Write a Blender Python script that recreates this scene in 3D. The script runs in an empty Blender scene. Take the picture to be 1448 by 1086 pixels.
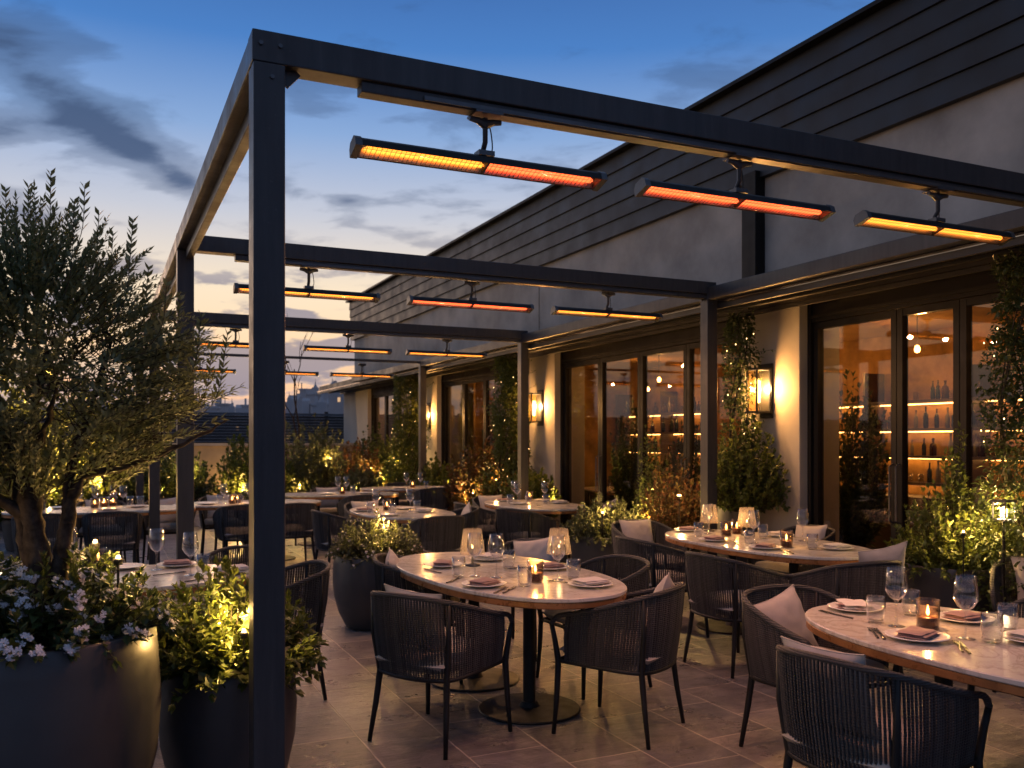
import bpy, math, random
from mathutils import Vector, Matrix, noise
R = math.radians
random.seed(7)
scn = bpy.context.scene
COL = scn.collection

# ------------------------------------------------------------------ camera
CAMH = 1.55
YAW = 24.8
FW = Vector((math.sin(R(YAW)), math.cos(R(YAW)), 0)); RT = Vector((math.cos(R(YAW)), -math.sin(R(YAW)), 0))
cam_d = bpy.data.cameras.new('camera'); cam = bpy.data.objects.new('camera', cam_d); COL.objects.link(cam)
cam.location = (0, 0, CAMH); cam.rotation_euler = (R(90), 0, -R(YAW))
cam_d.sensor_width = 36; cam_d.lens = 36*1259/1448; cam_d.shift_y = 80/1448
cam_d.clip_start = .05; cam_d.clip_end = 3000
cam_d.dof.use_dof = True; cam_d.dof.focus_distance = 4.6; cam_d.dof.aperture_fstop = 4.0
scn.camera = cam

# ------------------------------------------------------------------ sky
world = bpy.data.worlds.new('World'); scn.world = world; world.use_nodes = True
wt = world.node_tree; wt.nodes.clear()
def N(t, typ, **kw):
    n = t.nodes.new(typ)
    for k, v in kw.items(): setattr(n, k, v)
    return n
def ramp(t, stops, fac, interp='LINEAR'):
    n = N(t, 'ShaderNodeValToRGB'); cr = n.color_ramp; cr.interpolation = interp
    while len(cr.elements) < len(stops): cr.elements.new(.5)
    for e, (p, c) in zip(cr.elements, stops):
        e.position = p; e.color = (c, c, c, 1) if isinstance(c, (int, float)) else (*c, 1)
    if fac is not None: t.links.new(fac, n.inputs[0])
    return n.outputs[0]
def mth(t, op, a, b=None, c=None, clamp=False):
    n = N(t, 'ShaderNodeMath', operation=op); n.use_clamp = clamp
    for i, v in enumerate((a, b, c)):
        if v is None: continue
        if isinstance(v, (int, float)): n.inputs[i].default_value = v
        else: t.links.new(v, n.inputs[i])
    return n.outputs[0]
def mixc(t, f, a, b, mode='MIX'):
    n = N(t, 'ShaderNodeMix', data_type='RGBA', blend_type=mode)
    for s, v in ((n.inputs[0], f), (n.inputs[6], a), (n.inputs[7], b)):
        if isinstance(v, (int, float)): s.default_value = v
        elif isinstance(v, tuple): s.default_value = (*v, 1)
        else: t.links.new(v, s)
    return n.outputs[2]
tc = N(wt, 'ShaderNodeTexCoord'); sep = N(wt, 'ShaderNodeSeparateXYZ'); wt.links.new(tc.outputs['Generated'], sep.inputs[0])
z = sep.outputs[2]
base = ramp(wt, [(0, (.30, .24, .26)), (.045, (.50, .37, .33)), (.10, (.86, .60, .37)), (.16, (.80, .65, .47)), (.24, (.47, .49, .56)),
                 (.32, (.21, .33, .56)), (.40, (.060, .18, .46)), (.46, (.045, .13, .36)), (.58, (.10, .135, .22)), (1, (.085, .095, .13))], z)
def dot(v):
    n = N(wt, 'ShaderNodeVectorMath', operation='DOT_PRODUCT'); wt.links.new(tc.outputs['Generated'], n.inputs[0]); n.inputs[1].default_value = v
    return n.outputs['Value']
lat = dot(tuple(RT)); fwd = dot(tuple(FW))
# away from the sunset the low sky is duller
cool = mth(wt, 'MULTIPLY_ADD', dot((-.1, .99, 0)), -.6, .45, clamp=True)
base = mixc(wt, cool, base, (.10, .16, .30))
zz = mth(wt, 'ADD', mth(wt, 'MAXIMUM', z, 0), .16)
cmb = N(wt, 'ShaderNodeCombineXYZ')
wt.links.new(mth(wt, 'DIVIDE', lat, zz), cmb.inputs[0]); wt.links.new(mth(wt, 'DIVIDE', fwd, zz), cmb.inputs[1]); cmb.inputs[2].default_value = 3.7
mp = N(wt, 'ShaderNodeMapping'); mp.inputs['Rotation'].default_value = (0, 0, R(28)); mp.inputs['Scale'].default_value = (1.0, 1.55, 1)
wt.links.new(cmb.outputs[0], mp.inputs[0])
no = N(wt, 'ShaderNodeTexNoise'); no.inputs['Scale'].default_value = 1.25; no.inputs['Detail'].default_value = 7; no.inputs['Roughness'].default_value = .56; no.inputs['Distortion'].default_value = .25
wt.links.new(mp.outputs[0], no.inputs['Vector'])
uu = mth(wt, 'DIVIDE', lat, mth(wt, 'MAXIMUM', fwd, .05)); vv_ = mth(wt, 'DIVIDE', z, mth(wt, 'MAXIMUM', fwd, .05))
def banks(lst):
    tot = None
    for (px, py, rx, ry, rot, amp) in lst:
        a, b = mth(wt, 'SUBTRACT', uu, (px-724)/1259), mth(wt, 'SUBTRACT', vv_, (623-py)/1259); c, s = math.cos(R(rot)), math.sin(R(rot))
        p = mth(wt, 'DIVIDE', mth(wt, 'SUBTRACT', mth(wt, 'MULTIPLY', a, c), mth(wt, 'MULTIPLY', b, s)), rx/1259)
        q = mth(wt, 'DIVIDE', mth(wt, 'ADD', mth(wt, 'MULTIPLY', a, s), mth(wt, 'MULTIPLY', b, c)), ry/1259)
        e = mth(wt, 'MULTIPLY', mth(wt, 'POWER', 2.718, mth(wt, 'MULTIPLY', mth(wt, 'ADD', mth(wt, 'MULTIPLY', p, p), mth(wt, 'MULTIPLY', q, q)), -1)), amp)
        tot = e if tot is None else mth(wt, 'ADD', tot, e)
    return tot
hi = banks([(115, 165, 170, 42, 33, .34), (10, 50, 110, 55, 20, .30), (0, 185, 60, 30, 20, .28), (215, 225, 70, 20, 30, .2), (150, 70, 120, 26, 30, .12), (400, 268, 48, 15, 15, .30), (490, 284, 26, 8, 0, .24), (265, 262, 40, 14, 10, .16), (20, 300, 70, 28, 10, .26), (430, 150, 90, 24, 40, .10)])
no.inputs['Scale'].default_value = 3.4
cl = ramp(wt, [(.52, 0), (.68, .45), (.95, 1)], mth(wt, 'ADD', no.outputs['Fac'], hi), 'EASE')
mleft = ramp(wt, [(.12, 1), (.45, 0)], mth(wt, 'ADD', lat, .42, clamp=True), 'EASE')
mlow = ramp(wt, [(.03, 1), (.17, 0)], z)
mask = ramp(wt, [(.12, 0), (.20, 1)], z)
cfac = mth(wt, 'MULTIPLY', mth(wt, 'MULTIPLY', cl, mask), .96)
ccol = ramp(wt, [(.0, (.20, .17, .24)), (.14, (.20, .19, .27)), (.25, (.065, .10, .185)), (.45, (.028, .06, .14))], z)
col = mixc(wt, cfac, base, ccol)
# low bands of cloud over the skyline
mp2 = N(wt, 'ShaderNodeMapping'); mp2.inputs['Scale'].default_value = (1, 1, 3.6); mp2.inputs['Location'].default_value = (.3, .2, .25); wt.links.new(tc.outputs['Generated'], mp2.inputs[0])
no2 = N(wt, 'ShaderNodeTexNoise'); no2.inputs['Scale'].default_value = 8.5; no2.inputs['Detail'].default_value = 6; no2.inputs['Roughness'].default_value = .55
wt.links.new(mp2.outputs[0], no2.inputs['Vector'])
band = ramp(wt, [(.0, .55), (.06, 1), (.12, .55), (.2, .12), (.3, 0)], z)
lo_ = mth(wt, 'ADD', no2.outputs['Fac'], banks([(445, 500, 75, 26, 8, .20), (330, 505, 90, 32, 5, .20), (415, 443, 34, 9, 8, .22), (300, 548, 120, 16, 0, .14), (480, 545, 60, 14, 0, .12), (265, 470, 40, 8, 0, .14)]))
cl2 = mth(wt, 'MULTIPLY', ramp(wt, [(.57, 0), (.64, 1)], lo_, 'EASE'), ramp(wt, [(.0, .7), (.16, .9), (.22, 0)], z))
rimf = mth(wt, 'MULTIPLY', ramp(wt, [(.50, 0), (.56, 1), (.60, 0)], lo_), ramp(wt, [(0, .3), (.06, .9), (.13, 0)], z))
col = mixc(wt, rimf, col, (1.0, .55, .28))
col = mixc(wt, mth(wt, 'MULTIPLY', cl2, .9), col, (.17, .17, .25))
bg = N(wt, 'ShaderNodeBackground'); wt.links.new(col, bg.inputs[0]); bg.inputs[1].default_value = 1.0
ow = N(wt, 'ShaderNodeOutputWorld'); wt.links.new(bg.outputs[0], ow.inputs[0])
sun_d = bpy.data.lights.new('sun', 'SUN'); sun = bpy.data.objects.new('sun', sun_d); COL.objects.link(sun)
sun_d.energy = .12; sun_d.angle = R(12); sun_d.color = (1, .62, .4)
sun.rotation_euler = Vector((-.12, .99, .12)).to_track_quat('Z', 'Y').to_euler()

scn.view_settings.view_transform = 'Standard'; scn.view_settings.look = 'None'; scn.view_settings.gamma = 1; scn.view_settings.exposure = .32
scn.render.engine = 'CYCLES'; cy = scn.cycles
cy.use_denoising = True
try: cy.denoiser = 'OPENIMAGEDENOISE'; cy.denoising_input_passes = 'RGB_ALBEDO_NORMAL'; cy.denoising_prefilter = 'ACCURATE'
except Exception: pass
cy.max_bounces = 7; cy.diffuse_bounces = 3; cy.glossy_bounces = 3; cy.transmission_bounces = 4; cy.transparent_max_bounces = 24
cy.caustics_reflective = False; cy.caustics_refractive = False; cy.sample_clamp_indirect = 3; cy.use_light_tree = True

# ------------------------------------------------------------------ helpers
def at(x, y, zp):
    """point of height zp seen at photo pixel x, y"""
    d = (zp-CAMH)*1259/(623-y)
    p = FW*d + RT*(d*(x-724)/1259); return Vector((p.x, p.y, zp))
def proj(p):
    d = p[0]*FW.x+p[1]*FW.y; l = p[0]*RT.x+p[1]*RT.y
    return 724+1259*l/d, 623-1259*(p[2]-CAMH)/d

class MB:
    def __init__(s): s.v = []; s.f = []; s.m = []
    def add(s, vs, fs, mi=0):
        o = len(s.v); s.v += [tuple(v) for v in vs]; s.f += [tuple(i+o for i in f) for f in fs]; s.m += [mi]*len(fs); return s
    def box(s, x0, x1, y0, y1, z0, z1, mi=0, bev=0):
        vs = [(x, y, zz) for x in (x0, x1) for y in (y0, y1) for zz in (z0, z1)]
        return s.add(vs, [(0, 1, 3, 2), (4, 6, 7, 5), (0, 4, 5, 1), (2, 3, 7, 6), (0, 2, 6, 4), (1, 5, 7, 3)], mi)
    def bar(s, a, b, w, h, up=(0, 0, 1), mi=0):
        a = Vector(a); b = Vector(b); d = (b-a).normalized(); u = Vector(up); sd = d.cross(u).normalized(); u = sd.cross(d).normalized()
        vs = [p+sd*(sx*w/2)+u*(sz*h/2) for p in (a, b) for sx in (-1, 1) for sz in (-1, 1)]
        return s.add(vs, [(0, 1, 3, 2), (4, 6, 7, 5), (0, 4, 5, 1), (2, 3, 7, 6), (0, 2, 6, 4), (1, 5, 7, 3)], mi)
    def tube(s, pts, r, n=8, mi=0, caps=True, flat=1.0):
        pts = [Vector(p) for p in pts]; m = len(pts)
        rs = r if isinstance(r, (list, tuple)) else [r]*m
        t = [(pts[min(i+1, m-1)]-pts[max(i-1, 0)]).normalized() for i in range(m)]
        u = t[0].orthogonal().normalized(); vs = []
        for i in range(m):
            u = (u-t[i]*u.dot(t[i])).normalized(); w = t[i].cross(u)
            for k in range(n):
                a = 2*math.pi*k/n; vs.append(pts[i]+(u*math.cos(a)+w*math.sin(a)*flat)*rs[i])
        fs = [(i*n+k, i*n+(k+1) % n, (i+1)*n+(k+1) % n, (i+1)*n+k) for i in range(m-1) for k in range(n)]
        if caps: fs += [tuple(range(n-1, -1, -1)), tuple(range((m-1)*n, m*n))]
        return s.add(vs, fs, mi)
    def lathe(s, prof, n=24, c=(0, 0, 0), mi=0, sx=1, sy=1):
        vs = []; fs = []; m = len(prof)
        for r, zz in prof:
            for k in range(n):
                a = 2*math.pi*k/n; vs.append((c[0]+r*sx*math.cos(a), c[1]+r*sy*math.sin(a), c[2]+zz))
        for i in range(m-1):
            for k in range(n): fs.append((i*n+k, i*n+(k+1) % n, (i+1)*n+(k+1) % n, (i+1)*n+k))
        if prof[0][0] > 1e-5: fs.append(tuple(range(n-1, -1, -1)))
        if prof[-1][0] > 1e-5: fs.append(tuple(range((m-1)*n, m*n)))
        return s.add(vs, fs, mi)
    def build(s, name, mat, parent=None, smooth=False, bevel=0):
        me = bpy.data.meshes.new(name); me.from_pydata(s.v, [], s.f)
        for m in (mat if isinstance(mat, (list, tuple)) else [mat]): me.materials.append(m)
        if any(s.m): me.polygons.foreach_set('material_index', s.m)
        me.update()
        if smooth:
            me.shade_smooth()
            if smooth == 'auto': me.set_sharp_from_angle(angle=R(38))
        o = bpy.data.objects.new(name, me); COL.objects.link(o)
        if parent is not None: o.parent = parent
        if bevel:
            b = o.modifiers.new('bevel', 'BEVEL'); b.width = bevel; b.segments = 2; b.limit_method = 'ANGLE'
        return o
def tag(o, label, cat, group=None, kind=None):
    if label: o['label'] = label
    if cat: o['category'] = cat
    if group: o['group'] = group
    if kind: o['kind'] = kind
    return o
def thing(name, label, cat, loc=(0, 0, 0), rz=0, group=None):
    o = bpy.data.objects.new(name, None); COL.objects.link(o); o.empty_display_size = .1
    o.location = loc; o.rotation_euler = (0, 0, rz); return tag(o, label, cat, group)
def struct(o): o['kind'] = 'structure'; return o
def copy_tree(o, parent=None):
    c = o.copy(); COL.objects.link(c); c.parent = parent
    for ch in kids.get(o.name, None) or [x for x in o.children]: copy_tree(ch, c)
    return c
kids = {}
class Proto:
    """first placement moves the original, later ones copy it with its parts"""
    def __init__(s, root): s.root = root; s.ch = list(root.children); s.gc = {c.name: list(c.children) for c in s.ch}; s.used = False
    def put(s, loc, rz=0, label=None, cat=None, group=None, sc=None, rx=0, ry=0):
        if not s.used: s.used = True; r = s.root
        else:
            r = s.root.copy(); COL.objects.link(r)
            for c in s.ch:
                cc = c.copy(); COL.objects.link(cc); cc.parent = r
                for g in s.gc[c.name]:
                    gg = g.copy(); COL.objects.link(gg); gg.parent = cc
        r.location = loc; r.rotation_euler = (rx, ry, rz)
        if sc: r.scale = (sc, sc, sc) if isinstance(sc, (int, float)) else sc
        if label: r['label'] = label
        if cat: r['category'] = cat
        if group: r['group'] = group
        return r
def lamp(parent, loc, watts, colr=(1, .62, .28), rad=.02, spot=None, rot=None, name='bulb_light'):
    d = bpy.data.lights.new(name, 'SPOT' if spot else 'POINT'); d.energy = watts; d.color = colr; d.shadow_soft_size = rad
    if spot: d.spot_size = R(spot); d.spot_blend = .8
    o = bpy.data.objects.new(name, d); COL.objects.link(o); o.location = loc
    if rot: o.rotation_euler = rot
    if parent: o.parent = parent
    return o

def catmull(P, n):
    out = []; P = [Vector(p) for p in P]
    Q = [2*P[0]-P[1]]+P+[2*P[-1]-P[-2]]
    for i in range(1, len(Q)-2):
        for k in range(n):
            t = k/n; a, b, c, d = Q[i-1], Q[i], Q[i+1], Q[i+2]
            out.append(.5*((2*b)+(c-a)*t+(2*a-5*b+4*c-d)*t*t+(3*b-a-3*c+d)*t**3))
    out.append(Q[-2]); return out
def arclen(P):
    L = [0]
    for a, b in zip(P, P[1:]): L.append(L[-1]+(b-a).length)
    return L
def samp(P, L, s):
    for i in range(1, len(L)):
        if s <= L[i]+1e-9:
            f = (s-L[i-1])/max(1e-9, L[i]-L[i-1]); return P[i-1].lerp(P[i], f)
    return P[-1]

# ------------------------------------------------------------------ materials
def new(name):
    m = bpy.data.materials.new(name); m.use_nodes = True; t = m.node_tree; p = t.nodes['Principled BSDF']; return m, t, p
def oc(t, scale=1.0, glob=False):
    tcn = N(t, 'ShaderNodeTexCoord'); mpn = N(t, 'ShaderNodeMapping'); sc = scale if isinstance(scale, tuple) else (scale,)*3
    mpn.inputs['Scale'].default_value = sc
    if glob:
        g = N(t, 'ShaderNodeNewGeometry'); t.links.new(g.outputs['Position'], mpn.inputs[0])
    else: t.links.new(tcn.outputs['Object'], mpn.inputs[0])
    return mpn.outputs[0]
def noi(t, vec, scale, detail=4, rough=.5, dist=0):
    n = N(t, 'ShaderNodeTexNoise'); t.links.new(vec, n.inputs['Vector']); n.inputs['Scale'].default_value = scale
    n.inputs['Detail'].default_value = detail; n.inputs['Roughness'].default_value = rough; n.inputs['Distortion'].default_value = dist
    return n.outputs['Fac']
def bump(t, p, h, s=.3, d=.01):
    b = N(t, 'ShaderNodeBump'); b.inputs['Strength'].default_value = s; b.inputs['Distance'].default_value = d
    t.links.new(h, b.inputs['Height']); t.links.new(b.outputs[0], p.inputs['Normal'])
def simple(name, c, rough=.5, metal=0, var=.25, nscale=3, bs=.0, bscale=60, spec=.5, glob=False, rv=.1):
    m, t, p = new(name); v = oc(t, 1, glob)
    f = noi(t, v, nscale, 6, .6)
    lo = tuple(x*(1-var) for x in c); hi = tuple(min(1, x*(1+var)) for x in c)
    t.links.new(ramp(t, [(.3, lo), (.7, hi)], f), p.inputs['Base Color'])
    t.links.new(ramp(t, [(.3, max(0, rough-rv)), (.7, min(1, rough+rv))], noi(t, v, nscale*2.3, 5, .6)), p.inputs['Roughness'])
    p.inputs['Metallic'].default_value = metal; p.inputs['Specular IOR Level'].default_value = spec
    if bs: bump(t, p, noi(t, v, bscale, 4, .6), bs, .004)
    return m
def emit(name, c, s):
    m, t, p = new(name); p.inputs['Base Color'].default_value = (*c, 1); p.inputs['Emission Color'].default_value = (*c, 1); p.inputs['Emission Strength'].default_value = s; return m
M = {}
M['steel_old'] = simple('painted_steel_plain', (.045, .044, .048), .45, .2, .18, 2.2, .05, 90)
def steel():
    m, t, p = new('painted_steel'); v = oc(t, (9, 9, .8)); v2 = oc(t, 1)
    st = noi(t, v, 3, 8, .65); sp = noi(t, v2, 60, 3, .6); du = noi(t, v2, 4, 8, .7)
    c = ramp(t, [(.3, (.034, .033, .036)), (.6, (.05, .048, .05)), (.8, (.075, .07, .068))], st)
    c = mixc(t, ramp(t, [(.68, 0), (.76, .6)], sp), c, (.11, .10, .095)); t.links.new(c, p.inputs['Base Color'])
    t.links.new(ramp(t, [(.3, .30), (.7, .58)], du), p.inputs['Roughness']); p.inputs['Metallic'].default_value = .15; bump(t, p, du, .06, .01); return m
M['steel'] = steel()
M['steel2'] = simple('bracket_steel', (.10, .10, .105), .38, .6, .2, 8)
M['black'] = simple('black_metal', (.015, .015, .015), .5, 0, .25, 5, 0, 60, .3)
M['plaster'] = simple('plaster_wall', (.46, .41, .34), .8, 0, .16, .9, .25, 25, .3, True)
M['plaster2'] = simple('grey_render', (.40, .365, .32), .8, 0, .34, 1.1, .22, 18, .3, True)
M['clad'] = simple('dark_cladding', (.024, .0235, .025), .5, .1, .25, 1.3, .08, 30)
M['soffit'] = simple('glossy_soffit', (.30, .26, .23), .13, 1, .3, 1.5, .12, 4, .6, True, .06)
M['frame'] = simple('window_frame', (.011, .010, .010), .5, .0, .2, 3, 0, 60, .2)
M['pot'] = simple('charcoal_pot', (.054, .053, .055), .42, 0, .18, 3, .06, 40)
M['soil'] = simple('soil', (.03, .022, .016), .95, 0, .5, 30, .6, 60)
M['wood_edge'] = simple('copper_brown_edge', (.34, .15, .055), .32, .35, .3, 9)
M['cushion'] = simple('seat_fabric', (.36, .335, .30), .9, 0, .12, 12, .3, 260, .2)
M['pillow'] = simple('pillow_fabric', (.46, .42, .385), .92, 0, .10, 9, .35, 240, .2)
M['china'] = simple('white_china', (.72, .70, .67), .22, 0, .03, 5)
M['mauve'] = simple('mauve_linen', (.36, .24, .22), .9, 0, .15, 25, .4, 200, .2)
M['white_linen'] = simple('white_linen', (.66, .62, .58), .9, 0, .07, 25, .4, 200, .2)
M['cutlery'] = simple('dark_cutlery', (.10, .09, .085), .28, .9, .2, 20)
M['bark'] = simple('olive_bark', (.055, .042, .032), .95, 0, .8, 22, 1.0, 30, .2)
M['twig'] = simple('green_twig', (.035, .028, .017), .85, 0, .3, 10)
M['room_wall'] = simple('warm_room_wall', (.40, .225, .075), .75, 0, .6, 1.7, .2, 9, .3, True)
M['room_floor'] = simple('room_floor', (.10, .075, .055), .35, 0, .3, 1.5)
M['room_ceiling'] = simple('room_ceiling', (.42, .25, .10), .7, 0, .22, 1.3, .1, 9, .3, True)
M['shelf'] = simple('shelf_wood', (.07, .04, .022), .4, 0, .3, 6)
M['wax'] = simple('amber_wax', (.09, .028, .008), .3, 0, .2, 10)
M['petal'] = simple('white_petal', (.62, .62, .66), .7, 0, .1, 40)
M['stamen'] = simple('yellow_centre', (.55, .38, .06), .7, 0, .1, 40)
M['city'] = simple('haze_toned_facade', (.44, .42, .42), .9, 0, .2, .05, 0, 1, .2, True)  # pale grey albedo imitates distance haze on the skyline
M['screen'] = simple('slate_screen', (.05, .054, .062), .7, 0, .35, 3)
M['boundary'] = simple('boundary_wall', (.32, .25, .18), .85, 0, .3, 1.1, .3, 12, .3, True)
M['flame'] = emit('flame', (1, .55, .14), 14)
M['bulb'] = emit('warm_bulb', (1, .66, .26), 9)
M['led'] = emit('led_strip', (1, .48, .13), 13)
M['fairy'] = emit('fairy_bulb', (1, .6, .22), 9)
M['citywin'] = emit('far_window', (1, .6, .3), .5)
M['amber'] = emit('amber_coil', (1, .34, .04), 2.1)
M['red'] = emit('red_coil', (1, .13, .035), 2.7)
def bottle_mat(name, c):
    m, t, p = new(name); p.inputs['Base Color'].default_value = (*c, 1); p.inputs['Roughness'].default_value = .08; p.inputs['Coat Weight'].default_value = .5; return m
M['bottle'] = [bottle_mat('green_bottle', (.02, .03, .015)), bottle_mat('brown_bottle', (.06, .025, .01)), bottle_mat('pale_bottle', (.25, .22, .15))]
def glassm(name, tint=(1, 1, 1), refl=.9, rough=.02, ior=1.5, edge=0):
    m = bpy.data.materials.new(name); m.use_nodes = True; t = m.node_tree; t.nodes.clear()
    tr = N(t, 'ShaderNodeBsdfTransparent'); tr.inputs[0].default_value = (*tint, 1)
    gl = N(t, 'ShaderNodeBsdfGlossy'); gl.inputs['Roughness'].default_value = rough; gl.inputs[0].default_value = (refl, refl, refl, 1)
    f0 = ((ior-1)/(ior+1))**2; lw = N(t, 'ShaderNodeLayerWeight'); lw.inputs[0].default_value = .5; fc = lw.outputs['Facing']
    f = mth(t, 'MULTIPLY_ADD', mth(t, 'POWER', fc, 5.0), 1-f0, f0)
    if edge: f = mth(t, 'ADD', f, mth(t, 'MULTIPLY', mth(t, 'POWER', fc, 2.2), edge), clamp=True)
    mx = N(t, 'ShaderNodeMixShader'); t.links.new(f, mx.inputs[0]); t.links.new(tr.outputs[0], mx.inputs[1]); t.links.new(gl.outputs[0], mx.inputs[2])
    o = N(t, 'ShaderNodeOutputMaterial'); t.links.new(mx.outputs[0], o.inputs[0]); return m
M['pane'] = glassm('window_glass', (.86, .83, .78), .9, .01, 1.62)
M['glass'] = glassm('clear_glass', (.93, .93, .93), 1, .03, 1.6, .8)
M['amberglass'] = glassm('amber_glass', (.98, .88, .74), .9, .05, 1.45, .5)
M['bottleglass'] = glassm('lantern_glass', (.95, .85, .7), .9, .15, 1.3, .1)
def shade():
    m, t, p = new('frosted_shade'); p.inputs['Base Color'].default_value = (.75, .62, .48, 1); p.inputs['Roughness'].default_value = .4
    tr = N(t, 'ShaderNodeBsdfTransparent'); tl = N(t, 'ShaderNodeBsdfTranslucent'); tl.inputs[0].default_value = (.6, .47, .34, 1)
    m1 = N(t, 'ShaderNodeMixShader'); m1.inputs[0].default_value = .45; t.links.new(p.outputs[0], m1.inputs[1]); t.links.new(tl.outputs[0], m1.inputs[2])
    m2 = N(t, 'ShaderNodeMixShader'); m2.inputs[0].default_value = .76; t.links.new(m1.outputs[0], m2.inputs[1]); t.links.new(tr.outputs[0], m2.inputs[2])
    t.links.new(m2.outputs[0], t.nodes['Material Output'].inputs[0]); return m
M['shade'] = shade()
def cord():
    m, t, p = new('woven_cord'); v = oc(t, 1)
    w = N(t, 'ShaderNodeTexWave', wave_type='BANDS', bands_direction='Z'); t.links.new(v, w.inputs[0]); w.inputs['Scale'].default_value = 30; w.inputs['Distortion'].default_value = 2.5; w.inputs['Detail'].default_value = 2; w.inputs['Detail Scale'].default_value = 12
    g = N(t, 'ShaderNodeNewGeometry')
    c = mixc(t, g.outputs['Random Per Island'], (.075, .077, .082), (.15, .15, .155))
    c = mixc(t, mth(t, 'MULTIPLY', w.outputs['Fac'], .6), mixc(t, .45, c, (.012, .012, .014)), c)
    t.links.new(c, p.inputs['Base Color']); p.inputs['Roughness'].default_value = .62; bump(t, p, w.outputs['Fac'], 1, .012); return m
M['cord'] = cord()
def leafm(name, a, b, tip=None, rough=.45, tl=.35):
    m, t, p = new(name); g = N(t, 'ShaderNodeNewGeometry'); v = oc(t, 1)
    c = mixc(t, g.outputs['Random Per Island'], a, b)
    if tip: c = mixc(t, ramp(t, [(.6, 0), (.8, 1)], noi(t, v, 5, 2)), c, tip)
    t.links.new(c, p.inputs['Base Color']); p.inputs['Roughness'].default_value = rough; p.inputs['Specular IOR Level'].default_value = .45
    tn = N(t, 'ShaderNodeBsdfTranslucent'); t.links.new(mixc(t, .5, c, (.12, .14, .015)), tn.inputs[0])
    mx = N(t, 'ShaderNodeMixShader'); mx.inputs[0].default_value = tl; t.links.new(p.outputs[0], mx.inputs[1]); t.links.new(tn.outputs[0], mx.inputs[2])
    t.links.new(mx.outputs[0], t.nodes['Material Output'].inputs[0]); return m
M['olive'] = leafm('olive_leaf', (.12, .145, .07), (.25, .275, .15), None, .45, .35)
M['leaf'] = leafm('green_leaf', (.06, .092, .022), (.135, .16, .036), None, .42, .35)
M['darkleaf'] = leafm('dark_leaf', (.035, .06, .02), (.08, .11, .035), None, .4, .25)
M['redleaf'] = leafm('red_leaf', (.15, .04, .022), (.11, .09, .03), (.12, .03, .02), .5, .3)
M['greyleaf'] = leafm('grey_green_leaf', (.07, .085, .045), (.12, .13, .07), None, .5, .3)
def marble():
    m, t, p = new('marble'); v = oc(t, 1)
    n1 = noi(t, v, 2.1, 8, .62, 1.6); d1 = mth(t, 'ABSOLUTE', mth(t, 'SUBTRACT', n1, .5))
    n2 = noi(t, v, 4.7, 8, .6, 1.2); d2 = mth(t, 'ABSOLUTE', mth(t, 'SUBTRACT', n2, .47))
    c = ramp(t, [(.3, (.52, .49, .44)), (.7, (.66, .62, .56))], noi(t, v, 3, 5, .6))
    c = mixc(t, ramp(t, [(0, .5), (.03, 0)], d1), c, (.26, .21, .17))
    c = mixc(t, ramp(t, [(0, .45), (.02, 0)], d2), c, (.30, .24, .21))
    t.links.new(c, p.inputs['Base Color'])
    t.links.new(ramp(t, [(.3, .12), (.7, .27)], noi(t, v, 9, 5, .7)), p.inputs['Roughness']); return m
M['marble'] = marble()
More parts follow.
